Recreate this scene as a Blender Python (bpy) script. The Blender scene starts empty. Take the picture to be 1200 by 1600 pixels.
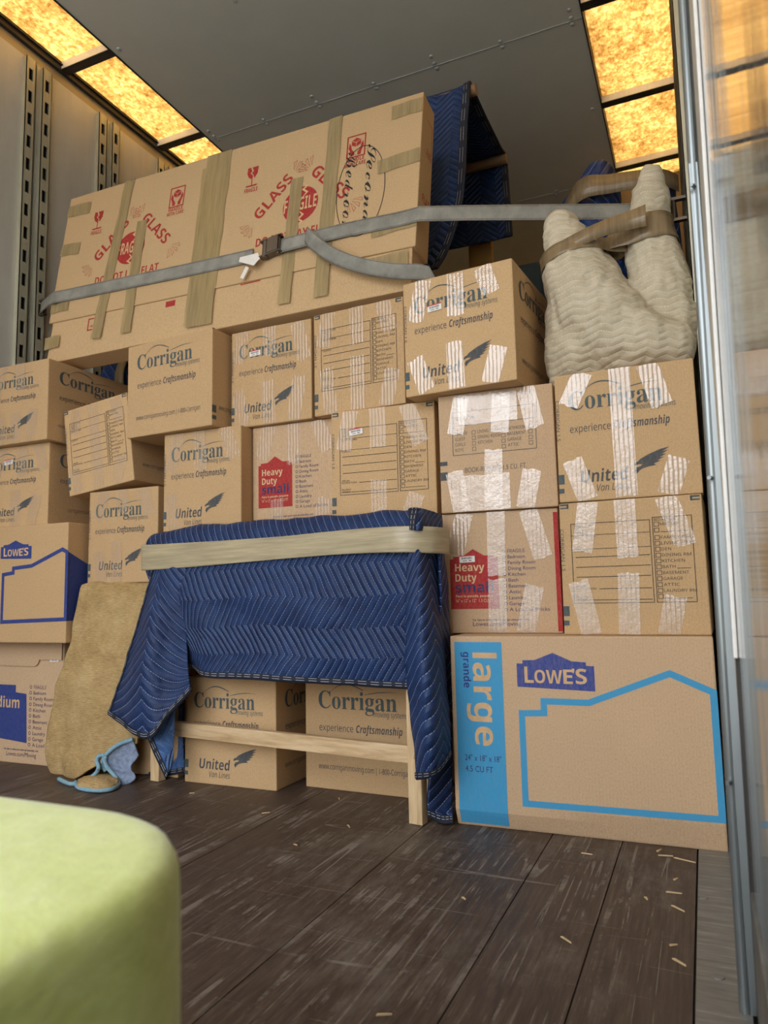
import bpy, bmesh, math, random
from math import pi, sin, cos, radians as R
from mathutils import Vector as V, Matrix, noise
C = bpy.context.scene.collection
SC = bpy.context.scene
random.seed(7)

# ------------------------------------------------------------------ camera
FPX, CZ = 1130.0, 0.567
RX = V((0.91499594, -0.06499675, -0.39819323))   # world axes written in camera axes (right, down, forward)
RY = V((0.40286492, 0.09346466, 0.91047472))
RZ = V((-0.0219609, -0.99349876, 0.1117047))
cam = bpy.data.cameras.new('camera'); camo = bpy.data.objects.new('camera', cam); C.objects.link(camo)
cam.sensor_fit = 'VERTICAL'; cam.sensor_height = 36; cam.sensor_width = 27
cam.lens = FPX / 1600 * 36
cam.clip_start = 0.02
right = V((RX[0], RY[0], RZ[0])); down = V((RX[1], RY[1], RZ[1])); fwd = V((RX[2], RY[2], RZ[2]))
camo.matrix_world = Matrix(((right[0], -down[0], -fwd[0], 0), (right[1], -down[1], -fwd[1], 0),
                            (right[2], -down[2], -fwd[2], CZ), (0, 0, 0, 1)))
cam.dof.use_dof = True; cam.dof.focus_distance = 1.9; cam.dof.aperture_fstop = 6.0
SC.camera = camo

# ------------------------------------------------------------------ world, sun, exposure
vs = SC.view_settings
SC.display_settings.display_device = 'sRGB'
vs.view_transform = 'Standard'; vs.look = 'None'; vs.gamma = 1.0; vs.use_curve_mapping = False
vs.exposure = -0.22
SKY_STRENGTH = 5.2
SUN_STRENGTH = 2.2
w = bpy.data.worlds.new('world'); SC.world = w; w.use_nodes = True
nt = w.node_tree; bg = nt.nodes['Background']
tc = nt.nodes.new('ShaderNodeTexCoord'); sp = nt.nodes.new('ShaderNodeSeparateXYZ'); cr = nt.nodes.new('ShaderNodeValToRGB')
mr = nt.nodes.new('ShaderNodeMapRange'); mr.inputs[1].default_value = -0.2; mr.inputs[2].default_value = 0.8
nt.links.new(tc.outputs['Generated'], sp.inputs[0]); nt.links.new(sp.outputs[2], mr.inputs[0]); nt.links.new(mr.outputs[0], cr.inputs[0])
e = cr.color_ramp.elements
e[0].position = 0.0; e[0].color = (0.20, 0.19, 0.18, 1)
e[1].position = 1.0; e[1].color = (0.80, 0.90, 1.05, 1)
for p, c in ((0.20, (0.34, 0.33, 0.32, 1)), (0.28, (0.52, 0.49, 0.48, 1)), (0.36, (0.88, 0.86, 0.86, 1)), (0.44, (1.18, 1.18, 1.2, 1))):
    k = cr.color_ramp.elements.new(p); k.color = c
nt.links.new(cr.outputs[0], bg.inputs[0]); bg.inputs[1].default_value = SKY_STRENGTH
sun = bpy.data.lights.new('sun', 'SUN'); sun.energy = SUN_STRENGTH; sun.angle = R(0.6); sun.color = (1.0, 0.96, 0.88)
suno = bpy.data.objects.new('sun', sun); C.objects.link(suno)
suno.rotation_euler = (R(-28), R(6), 0); suno.location = (-1, 3, 8)
SC.cycles.max_bounces = 10; SC.cycles.diffuse_bounces = 6; SC.cycles.transparent_max_bounces = 16
SC.cycles.use_denoising = True; SC.cycles.sample_clamp_indirect = 6

# ------------------------------------------------------------------ helpers
def at(px, py, y=None, x=None, z=None):
    """point where the line of sight through a pixel of the photograph meets the plane y=, x= or z="""
    d = V((px - 600, py - 800, FPX)); d = V((RX.dot(d), RY.dot(d), RZ.dot(d)))
    t = (y / d[1]) if y is not None else (x / d[0]) if x is not None else (z - CZ) / d[2]
    return V((0, 0, CZ)) + d * t
def at_plane(px, py, P, n):
    d = V((px - 600, py - 800, FPX)); d = V((RX.dot(d), RY.dot(d), RZ.dot(d))); o = V((0, 0, CZ))
    return o + d * ((P - o).dot(n) / d.dot(n))
def lin(h):
    c = [int(h[i:i + 2], 16) / 255 for i in (0, 2, 4)]
    return tuple(x / 12.92 if x <= 0.04045 else ((x + 0.055) / 1.055) ** 2.4 for x in c) + (1,)
class N:
    """small node-graph writer"""
    def __init__(s, name):
        s.m = bpy.data.materials.new(name); s.m.use_nodes = True; s.t = s.m.node_tree
        s.b = s.t.nodes['Principled BSDF']; s.out = s.t.nodes['Material Output']
    def n(s, kind, **kw):
        x = s.t.nodes.new('ShaderNode' + kind)
        for k, v in kw.items():
            if k[0] == 'i': x.inputs[int(k[1:])].default_value = v
            else: setattr(x, k, v)
        return x
    def l(s, a, b): s.t.links.new(a, b)
    def co(s, which='Object', scale=(1, 1, 1), rot=(0, 0, 0)):
        t = s.n('TexCoord'); m = s.n('Mapping'); m.inputs['Scale'].default_value = scale; m.inputs['Rotation'].default_value = rot
        s.l(t.outputs[which], m.inputs[0]); return m.outputs[0]
    def noise(s, co, scale, detail=4, rough=.6, dist=0):
        x = s.n('TexNoise'); x.inputs['Scale'].default_value = scale; x.inputs['Detail'].default_value = detail
        x.inputs['Roughness'].default_value = rough; x.inputs['Distortion'].default_value = dist
        s.l(co, x.inputs['Vector']); return x.outputs['Fac']
    def ramp(s, fac, stops):
        x = s.n('ValToRGB'); el = x.color_ramp.elements
        el[0].position, el[0].color = stops[0]; el[1].position, el[1].color = stops[-1]
        for p, c in stops[1:-1]:
            k = el.new(p); k.color = c
        s.l(fac, x.inputs[0]); return x.outputs[0]
    def mix(s, fac, a, b, mode='MIX'):
        x = s.n('Mix', data_type='RGBA', blend_type=mode)
        for v, i in ((fac, 0), (a, 6), (b, 7)):
            if hasattr(v, 'links'): s.l(v, x.inputs[i])
            else: x.inputs[i].default_value = v
        return x.outputs[2]
    def math(s, op, a, b=0.0, c=0.0):
        x = s.n('Math', operation=op)
        for v, i in ((a, 0), (b, 1), (c, 2)):
            if hasattr(v, 'links'): s.l(v, x.inputs[i])
            else: x.inputs[i].default_value = v
        return x.outputs[0]
    def bump(s, h, strength=.3, dist=.002):
        x = s.n('Bump'); x.inputs['Strength'].default_value = strength; x.inputs['Distance'].default_value = dist
        s.l(h, x.inputs['Height']); return x.outputs[0]
    def set(s, **kw):
        for k, v in kw.items():
            i = s.b.inputs[{'color': 'Base Color', 'rough': 'Roughness', 'metal': 'Metallic', 'normal': 'Normal', 'spec': 'Specular IOR Level'}[k]]
            if hasattr(v, 'links'): s.l(v, i)
            else: i.default_value = v
        return s.m
def simple(name, h, rough=.6, metal=0, var=.12, scale=60, bump=0.0):
    g = N(name); c = lin(h); co = g.co()
    f = g.noise(co, scale)
    d = tuple(x * (1 - var) for x in c[:3]) + (1,); u = tuple(min(1, x * (1 + var)) for x in c[:3]) + (1,)
    g.set(color=g.ramp(f, [(.3, d), (.7, u)]), rough=rough, metal=metal)
    if bump: g.set(normal=g.bump(f, bump))
    return g.m
def kraft(name, h, h2=None):
    g = N(name); c = lin(h); co = g.co()
    fib = g.noise(g.co(scale=(1, 1, .45)), 420, 3, .7)
    big = g.noise(co, 7, 3)
    d = tuple(x * .80 for x in c[:3]) + (1,); u = tuple(x * 1.14 for x in c[:3]) + (1,)
    col = g.ramp(fib, [(.3, d), (.5, c), (.72, u)])
    col = g.mix(g.math('MULTIPLY', big, .28), col, tuple(x * .72 for x in c[:3]) + (1,))
    oi = g.n('ObjectInfo')
    hs = g.n('HueSaturation'); g.l(g.math('ADD', g.math('MULTIPLY', oi.outputs['Random'], .10), .95), hs.inputs['Value']); g.l(col, hs.inputs['Color'])
    fl = g.n('TexWave', wave_type='BANDS', bands_direction='X'); fl.inputs['Scale'].default_value = 42; fl.inputs['Distortion'].default_value = .4
    g.l(co, fl.inputs['Vector'])
    h_ = g.math('ADD', g.math('MULTIPLY', fl.outputs['Fac'], .5), g.math('MULTIPLY', g.noise(co, 14, 3), 1.6))
    return g.set(color=hs.outputs['Color'], rough=.78, spec=.25, normal=g.bump(h_, .22, .0025))
def inkm(name, h, base='C2A077', cover=.86):
    g = N(name); f = g.noise(g.co(scale=(1, 1, .3)), 260, 3, .7)
    return g.set(color=g.mix(g.ramp(f, [(.30, (1 - cover,) * 3 + (1,)), (.62, (0, 0, 0, 1))]), lin(h), lin(base)), rough=.7, spec=.25)

M = {}
M['kraft'] = kraft('kraft_cardboard', 'C6A57A')
M['kraft_pink'] = kraft('pinkish_kraft_cardboard', 'C5A785')
M['kraft_glass'] = kraft('pale_kraft_cardboard', 'C7A87E')
M['teal'] = inkm('slate_green_ink', '45565A'); M['slate'] = inkm('slate_ink', '454B50')
M['black'] = inkm('black_ink', '2A2B2C'); M['red'] = inkm('red_ink', 'A3262B'); M['navy'] = inkm('navy_ink', '272C60')
M['blueink'] = inkm('blue_ink', '283E80', cover=.92); M['cyan'] = inkm('cyan_ink', '3E96C4', cover=.93); M['houseblue'] = inkm('royal_blue_ink', '35488C', cover=.84)
M['paleink'] = simple('pale_lettering', 'D2B48C', .75); M['kraftink'] = simple('bare_kraft_lettering', 'CDAA7E', .75)
M['marker'] = simple('black_marker', '1B1B1D', .5)
M['paper'] = simple('white_paper', 'E4E1DA', .6, var=.04); M['paperred'] = simple('red_paper', 'C03A3A', .6); M['papertext'] = simple('grey_print', '6E6C6E', .6)

# clear tape: mostly see-through film with a wrinkled gloss
def clear_tape(name, haze, tint, scale, boost):
    g = N(name); g.m.surface_render_method = 'BLENDED'
    tr = g.n('BsdfTransparent'); tr.inputs[0].default_value = (.97, .95, .92, 1)
    df = g.n('BsdfDiffuse'); df.inputs[0].default_value = tint
    go = g.n('BsdfGlossy'); go.inputs['Roughness'].default_value = .13
    co = g.co()
    wv = g.n('TexWave', wave_type='BANDS', bands_direction='X'); wv.inputs['Scale'].default_value = 30; wv.inputs['Distortion'].default_value = 1.6; wv.inputs['Detail'].default_value = 2
    g.l(co, wv.inputs['Vector'])
    h_ = g.math('ADD', g.math('MULTIPLY', wv.outputs['Fac'], .55), g.math('MULTIPLY', g.noise(co, scale, 4, .6), 1.3))
    nb = g.bump(h_, .42, .0022); g.l(nb, go.inputs['Normal'])
    a = g.n('MixShader'); g.l(tr.outputs[0], a.inputs[1]); g.l(df.outputs[0], a.inputs[2])
    g.l(g.math('MULTIPLY', g.ramp(g.noise(g.co(scale=(1, 1, .5)), 45, 4), [(.35, (.65,) * 3 + (1,)), (.65, (1.3,) * 3 + (1,))]), haze), a.inputs[0])
    b = g.n('MixShader'); g.l(g.math('MULTIPLY', g.ramp(g.noise(g.co(), 9, 2), [(.3, (.72,) * 3 + (1,)), (.65, (1, 1, 1, 1))]), boost), b.inputs[0]); g.l(a.outputs[0], b.inputs[1]); g.l(go.outputs[0], b.inputs[2])
    g.l(b.outputs[0], g.out.inputs[0]); return g.m
M['tape'] = clear_tape('clear_packing_tape', .15, (.86, .78, .68, 1), 60, .14)
M['tape_dim'] = clear_tape('dim_clear_packing_tape', .13, (.86, .78, .66, 1), 60, .055)  # same tape, gloss and haze lowered where less sky is reflected
def brown_tape(name, h, alpha=.86, rough=.28, sc=(9, 1, .6)):
    g = N(name); c = lin(h); co = g.co()
    st = g.noise(g.co(scale=sc), 12, 4, .65)
    col = g.ramp(st, [(.3, tuple(x * .75 for x in c[:3]) + (1,)), (.7, tuple(min(1, x * 1.2) for x in c[:3]) + (1,))])
    g.set(color=col, rough=rough, normal=g.bump(g.math('ADD', st, g.noise(co, 55, 3)), .35, .002))
    g.b.inputs['Alpha'].default_value = alpha; return g.m
M['browntape'] = brown_tape('tan_packing_tape', 'A8946A', .80)
M['wraptape'] = brown_tape('grey_tan_packing_tape', 'B0A384', .95, .3, (.5, .5, 9))
M['darktape'] = brown_tape('brown_packing_tape', '8E7A5C', .92, .22)

def metal(name, h, rough=.45, metal=.6, streak=(1, 1, .05), var=.2, sc=30):
    g = N(name); c = lin(h)
    f = g.noise(g.co(scale=streak), sc, 5, .65); f2 = g.noise(g.co(), 5, 3)
    ff = g.math('ADD', g.math('MULTIPLY', f, .6), g.math('MULTIPLY', f2, .4))
    col = g.ramp(ff, [(.3, tuple(x * (1 - var) for x in c[:3]) + (1,)), (.7, tuple(min(1, x * (1 + var)) for x in c[:3]) + (1,))])
    return g.set(color=col, rough=rough, metal=metal, normal=g.bump(f, .08, .002))
M['wallpanel'] = metal('painted_wall_panel', 'CBCBC4', .45, .15, (1, 1, .15), .10, 14)
M['galv'] = metal('galvanised_steel', 'C3C7C4', .42, .35, (1, 1, .2), .18, 60)
M['bow'] = metal('lit_galvanised_bow', 'E2E5E3', .4, .1, (1, 1, .2), .08, 60)  # pale colour stands in for light from the rear on the webs
M['pole'] = metal('grey_steel_tube', '8C9394', .33, .7, (1, 1, .1), .12, 40)
M['post'] = metal('zinc_post_steel', 'BDBBA6', .42, .35, (1, 1, .1), .22, 40)
M['darksteel'] = metal('dark_steel', '3B3835', .5, .4)
M['beigerail'] = metal('beige_rail', 'B0A384', .5, .2, (1, .1, 1), .12)
M['ceil'] = metal('grey_ceiling_panel', 'DAD8CB', .5, .1, (.2, .2, 1), .06, 8)
M['brown'] = simple('front_bulkhead_board', '8A7450', .7, var=.08, scale=9)
M['darkslot'] = simple('dark_slot', '15130F', .8)
M['roof'] = simple('roof_skin', '9A9A9A', .6)
g = N('reflective_wall_sheet'); co = g.co(scale=(1, 2.2, .12))
g.set(color=lin('6B6861'), metal=0.0, rough=.05, spec=.5, normal=g.bump(g.math('ADD', g.noise(co, 5, 3, .5), g.math('MULTIPLY', g.noise(g.co(scale=(1, 9, .1)), 6, 2), .4)), .12, .01)); M['mirrorwall'] = g.m
g = N('scuffed_wall_sheet'); co = g.co(scale=(1, 1, .3))
g.set(color=g.ramp(g.noise(co, 18, 4), [(.3, lin('6E6A62')), (.7, lin('8C887E'))]), metal=.4, rough=.38); M['scuff'] = g.m

# skylight sheet: fibreglass that lets the sun through, amber with fibre mottling
g = N('translucent_roof_sheet'); co = g.co()
f1 = g.noise(co, 34, 7, .78, .8); f2 = g.noise(g.co(scale=(1, .5, 1), rot=(0, 0, .6)), 95, 3, .6, .8); f3 = g.noise(co, 4, 2)
mx = g.math('ADD', g.math('ADD', g.math('MULTIPLY', f1, .55), g.math('MULTIPLY', f2, .30)), g.math('MULTIPLY', f3, .15))
colr = g.ramp(mx, [(.38, (.36, .21, .075, 1)), (.47, (.56, .37, .16, 1)), (.555, (.80, .58, .29, 1)), (.67, (1, .86, .56, 1))])
tl = g.n('BsdfTranslucent'); df = g.n('BsdfDiffuse'); g.l(colr, tl.inputs[0]); g.l(colr, df.inputs[0])
ms = g.n('MixShader', i0=.12); g.l(tl.outputs[0], ms.inputs[1]); g.l(df.outputs[0], ms.inputs[2]); g.l(ms.outputs[0], g.out.inputs[0]); M['skylight'] = g.m

# trailer floor: dark worn boards along the length, grey scuffs and scratches
g = N('worn_dark_floorboards'); co = g.co()
grain = g.noise(g.co(scale=(14, .9, 1)), 9, 7, .7, .3); fine = g.noise(g.co(scale=(40, 1.2, 1)), 14, 4, .7)
col = g.ramp(grain, [(.28, lin('2A211B')), (.46, lin('4B3C32')), (.60, lin('625246')), (.76, lin('7E7065'))])
col = g.mix(g.math('MULTIPLY', fine, .55), col, lin('3A2D24'))
wear = g.ramp(g.math('ADD', g.math('MULTIPLY', g.noise(co, 2.3, 4, .6), .62), g.math('MULTIPLY', g.noise(g.co(scale=(9, 2.2, 1)), 4, 6, .75), .42)), [(.53, (0, 0, 0, 1)), (.70, (.45,) * 3 + (1,))])
col = g.mix(wear, col, lin('8F877C'))
def scratch(rot, sx, sy, th, off):
    t = g.n('TexCoord'); m = g.n('Mapping'); m.inputs['Rotation'].default_value = (0, 0, rot); m.inputs['Scale'].default_value = (sx, sy, 1); m.inputs['Location'].default_value = (off, off * 2.3, 0)
    g.l(t.outputs['Object'], m.inputs[0]); q = g.noise(m.outputs[0], 1.0, 2, .5)
    k = g.math('LESS_THAN', g.math('ABSOLUTE', g.math('SUBTRACT', q, .5)), th)
    return g.math('MULTIPLY', k, g.ramp(g.noise(co, 3.5 + off, 5, .7), [(.47, (0, 0, 0, 1)), (.60, (1, 1, 1, 1))]))
s_ = g.math('ADD', scratch(.22, .35, 4, .0025, 1.3), scratch(-.16, .3, 5, .002, 4.1)); s_ = g.math('ADD', s_, scratch(.05, 26, .7, .012, 7.7)); s_ = g.math('ADD', s_, scratch(.1, 17, .5, .012, 2.2))
col = g.mix(g.math('MULTIPLY', g.math('MINIMUM', s_, 1), .42), col, lin('A0988C'))
g.set(color=col, rough=g.ramp(grain, [(.3, (.42,) * 3 + (1,)), (.7, (.62,) * 3 + (1,))]), normal=g.bump(g.math('ADD', grain, fine), .25, .003)); M['floor'] = g.m
M['groove'] = simple('board_gap', '120E0B', .9)
g = N('worn_steel_strip'); 
g.set(color=g.ramp(g.noise(g.co(scale=(1, 9, 1)), 9, 6, .7), [(.3, lin('716F6A')), (.55, lin('8D8A84')), (.75, lin('B8B5AD'))]), metal=.35, rough=.5); M['strip'] = g.m
M['litstrip'] = simple('skylit_metal_edge', 'ECEAE4', .4, var=.04)  # aluminium edge; the sky light it catches is put into the white
M['asphalt'] = simple('pale_concrete_yard', 'C2BFB7', .9, scale=8)

def quilt(name, h, hl, d=.024, lam=.16, k=.72, line=.030, stitch='93A3CC', puff=.5, swap=False):
    g = N(name); t = g.n('TexCoord'); s = g.n('SeparateXYZ'); g.l(t.outputs['UV'], s.inputs[0])
    a_, b_ = (s.outputs[1], s.outputs[0]) if swap else (s.outputs[0], s.outputs[1])
    tri = g.math('MULTIPLY', g.math('PINGPONG', b_, lam / 2), k)
    ph = g.math('FRACT', g.math('DIVIDE', g.math('ADD', a_, tri), d))
    ds = g.math('ABSOLUTE', g.math('SUBTRACT', ph, .5))
    ln = g.math('LESS_THAN', ds, line)
    dash = g.math('LESS_THAN', g.math('FRACT', g.math('MULTIPLY', b_, 160)), .72)
    ln = g.math('MULTIPLY', ln, dash)
    co = g.co('Object'); f = g.noise(co, 38, 5, .7); f2 = g.noise(co, 9, 3)
    base = g.ramp(g.math('ADD', g.math('MULTIPLY', f, .6), g.math('MULTIPLY', f2, .4)), [(.32, lin(h)), (.68, lin(hl))])
    col = g.mix(ln, base, lin(stitch))
    hgt = g.math('ADD', g.math('MULTIPLY', g.math('POWER', g.math('MULTIPLY', ds, 2), .5), 1.0), g.math('MULTIPLY', f, .55))
    return g.set(color=col, rough=(.8 if swap and puff < .2 else .5), spec=.35, normal=g.bump(hgt, puff + .25, .008))
M['quilt'] = quilt('blue_quilted_cloth', '0F2145', '213C6B', stitch='A3B0D2', line=.034)
M['quilt_wide'] = quilt('blue_quilted_cloth_side', '0F2145', '213C6B', .034, .26, 1.0, .030, 'A3B0D2')
M['quilt_dark'] = quilt('dark_blue_quilted_cloth', '15284F', '22427C', .05, .30, .8, .03, '7F8CB4')
M['quilt_back'] = quilt('light_blue_quilt_backing', '35588F', '5378AE', .03, .12, .8, .03, '8FA8CC')
M['border'] = simple('navy_binding', '171D2E', .75, bump=.2)
M['stitchline'] = simple('white_stitching', 'B9BCC4', .7)
M['cream'] = quilt('cream_quilted_pad', 'B2A68A', 'D3C9B2', .018, .060, .30, .05, 'DDD6C6', .15, True)
g = N('tan_woven_pad'); co = g.co(scale=(1, 1, 1))
w1 = g.n('TexWave', bands_direction='Z'); w1.inputs['Scale'].default_value = 110; w1.inputs['Distortion'].default_value = 3; g.l(co, w1.inputs['Vector'])
f = g.noise(co, 7, 5, .65); f2 = g.noise(g.co(scale=(.5, .5, 3)), 130, 3, .7)
col = g.ramp(g.math('ADD', g.math('MULTIPLY', f, .5), g.math('MULTIPLY', f2, .5)), [(.32, lin('8A7148')), (.5, lin('B5996A')), (.68, lin('CDB488'))])
g.set(color=col, rough=.9, spec=.1, normal=g.bump(g.math('ADD', w1.outputs['Fac'], g.math('MULTIPLY', g.noise(co, 18, 4), 2)), .4, .003)); M['tan'] = g.m
M['padblue'] = simple('grey_blue_felt', '7E8CA4', .9, var=.3, scale=90, bump=.3)
M['padedge'] = simple('pale_blue_binding', '7FA3B4', .8, var=.15, scale=120)
g = N('pale_wood'); gr = g.noise(g.co(scale=(1, 9, 9)), 7, 5, .6, .4)
g.set(color=g.ramp(gr, [(.3, lin('B08F66')), (.55, lin('D2B58C')), (.75, lin('DDC5A0'))]), rough=.55); M['wood'] = g.m
g = N('pale_wood_upright'); gr = g.noise(g.co(scale=(9, 9, 1)), 7, 5, .6, .4)
g.set(color=g.ramp(gr, [(.3, lin('B5946A')), (.55, lin('D5B98F')), (.75, lin('E0C8A2'))]), rough=.55); M['wood_v'] = g.m
M['dowel'] = simple('brown_dowel_wood', '8A6B4C', .6, scale=25)
M['plank'] = simple('yellow_pine', 'B08A4C', .6, scale=14)
g = N('grey_strap_webbing'); co = g.co('UV')
wv = g.n('TexWave', bands_direction='X'); wv.inputs['Scale'].default_value = 90; g.l(co, wv.inputs['Vector'])
col = g.ramp(g.noise(g.co(), 16, 4), [(.3, lin('7C7B74')), (.7, lin('9E9C92'))])
s = g.n('SeparateXYZ'); g.l(co, s.inputs[0])
edge = g.math('LESS_THAN', g.math('ABSOLUTE', g.math('SUBTRACT', g.math('ABSOLUTE', s.outputs[1]), .021)), .0009)
col = g.mix(g.math('MULTIPLY', edge, .7), col, lin('5E4A44'))
g.set(color=col, rough=.75, normal=g.bump(wv.outputs['Fac'], .5, .002)); M['webbing'] = g.m
g = N('lime_velvet'); f = g.noise(g.co(scale=(1, 1, 2.2)), 34, 5, .7); f2 = g.noise(g.co(), 6, 3)
g.set(color=g.ramp(g.math('ADD', g.math('MULTIPLY', f, .55), g.math('MULTIPLY', f2, .45)), [(.3, lin('CBD878')), (.5, lin('DDE892')), (.7, lin('EAF2B2'))]), rough=.8, spec=.2, normal=g.bump(f, .5, .004))
g.b.inputs['Sheen Weight'].default_value = .5; g.b.inputs['Sheen Roughness'].default_value = .4; M['lime'] = g.m
M['chip'] = simple('wood_splinter', 'CDB48A', .7); M['green'] = simple('dark_green_plastic', '16211F', .85)
M['bucklemetal'] = metal('worn_buckle_steel', '6A6158', .4, .7)

# ---- mesh building
class MB:
    def __init__(s): s.v = []; s.f = []; s.mi = []; s.uv = {}
    def add(s, vs, fs, mi=0):
        o = len(s.v); s.v += [tuple(v) for v in vs]
        for f in fs: s.f.append(tuple(i + o for i in f)); s.mi.append(mi)
    def box(s, lo, hi, mi=0):
        x0, y0, z0 = lo; x1, y1, z1 = hi
        s.add([(x0, y0, z0), (x1, y0, z0), (x1, y1, z0), (x0, y1, z0), (x0, y0, z1), (x1, y0, z1), (x1, y1, z1), (x0, y1, z1)],
              [(0, 3, 2, 1), (4, 5, 6, 7), (0, 1, 5, 4), (1, 2, 6, 5), (2, 3, 7, 6), (3, 0, 4, 7)], mi)
    def tube(s, pts, r, seg=12, mi=0, cap=True, flat=1.0, upv=None):
        pts = [V(p) for p in pts]; rr = r if isinstance(r, (list, tuple)) else [r] * len(pts); rings = []
        for i, p in enumerate(pts):
            t = (pts[min(i + 1, len(pts) - 1)] - pts[max(i - 1, 0)]).normalized()
            u = V(upv) if upv else (V((0, 0, 1)) if abs(t.z) < .9 else V((1, 0, 0)))
            a = t.cross(u).normalized(); b = a.cross(t).normalized()
            rings.append([p + a * cos(2 * pi * k / seg) * rr[i] + b * sin(2 * pi * k / seg) * rr[i] * flat for k in range(seg)])
        vs = [v for rg in rings for v in rg]; fs = []
        for i in range(len(pts) - 1):
            for k in range(seg):
                k2 = (k + 1) % seg; fs.append((i * seg + k, i * seg + k2, (i + 1) * seg + k2, (i + 1) * seg + k))
        if cap: fs += [tuple(range(seg - 1, -1, -1)), tuple((len(pts) - 1) * seg + k for k in range(seg))]
        s.add(vs, fs, mi)
    def mesh(s, name, mats):
        me = bpy.data.meshes.new(name); me.from_pydata(s.v, [], s.f)
        for m in (mats if isinstance(mats, (list, tuple)) else [mats]): me.materials.append(m)
        for p, k in zip(me.polygons, s.mi): p.material_index = k
        me.update(); return me
    def build(s, name, mats, parent=None, smooth=False, bevel=0, seg=2):
        me = s.mesh(name, mats); o = bpy.data.objects.new(name, me); C.objects.link(o)
        if parent: o.parent = parent
        if bevel:
            b = o.modifiers.new('bevel', 'BEVEL'); b.width = bevel; b.segments = seg; b.limit_method = 'ANGLE'; b.angle_limit = R(40)
        if smooth:
            for p in me.polygons: p.use_smooth = True
        return o
def thing(name, label, cat, loc=(0, 0, 0), rot=None, group=None):
    o = bpy.data.objects.new(name, None); C.objects.link(o); o.empty_display_size = .05
    if rot is not None: o.matrix_world = Matrix.Translation(V(loc)) @ rot.to_4x4()
    else: o.location = loc
    return tag(o, label, cat, group)
def tag(o, label, cat, group=None):
    o['label'] = label; o['category'] = cat
    if group: o['group'] = group
    return o
def struct(o): o['kind'] = 'structure'; return o

# ---- lettering
TC = {}
UPLO = {'serif': (0x1D400, 0x1D41A), 'bold': (0x1D5D4, 0x1D5EE), 'boldit': (0x1D63C, 0x1D656), 'it': (0x1D608, 0x1D622), 'sans': (0x1D5A0, 0x1D5BA), 'script': (0x1D49C, 0x1D4B6)}
SPECIAL = {('script', 'e'): '\u212f', ('script', 'g'): '\u210a', ('script', 'o'): '\u2134', ('script', 'B'): '\u212c'}
def conv(s, st):
    if st == 'plain': return s
    u, l = UPLO[st]; r = ''
    for ch in s:
        if (st, ch) in SPECIAL: r += SPECIAL[(st, ch)]
        elif 'A' <= ch <= 'Z': r += chr(u + ord(ch) - 65)
        elif 'a' <= ch <= 'z': r += chr(l + ord(ch) - 97)
        elif st in ('bold', 'boldit') and '0' <= ch <= '9': r += chr(0x1D7EC + ord(ch) - 48)
        else: r += ch
    return r
def raw_text(s, st):
    k = (s, st)
    if k in TC: return TC[k]
    c = bpy.data.curves.new('lettering', 'FONT'); c.body = conv(s, st); c.size = 1; c.resolution_u = 3; c.fill_mode = 'FRONT'
    o = bpy.data.objects.new('lettering', c); C.objects.link(o)
    bpy.context.view_layer.update()
    me = o.evaluated_get(bpy.context.evaluated_depsgraph_get()).to_mesh()
    vs = [tuple(v.co[:2]) for v in me.vertices]; fs = [tuple(p.vertices) for p in me.polygons]
    bpy.data.objects.remove(o); bpy.data.curves.remove(c)
    TC[k] = (vs, fs); return TC[k]
def capheight(st):
    vs, _ = raw_text('H', st); return max(v[1] for v in vs) - min(v[1] for v in vs)

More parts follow.
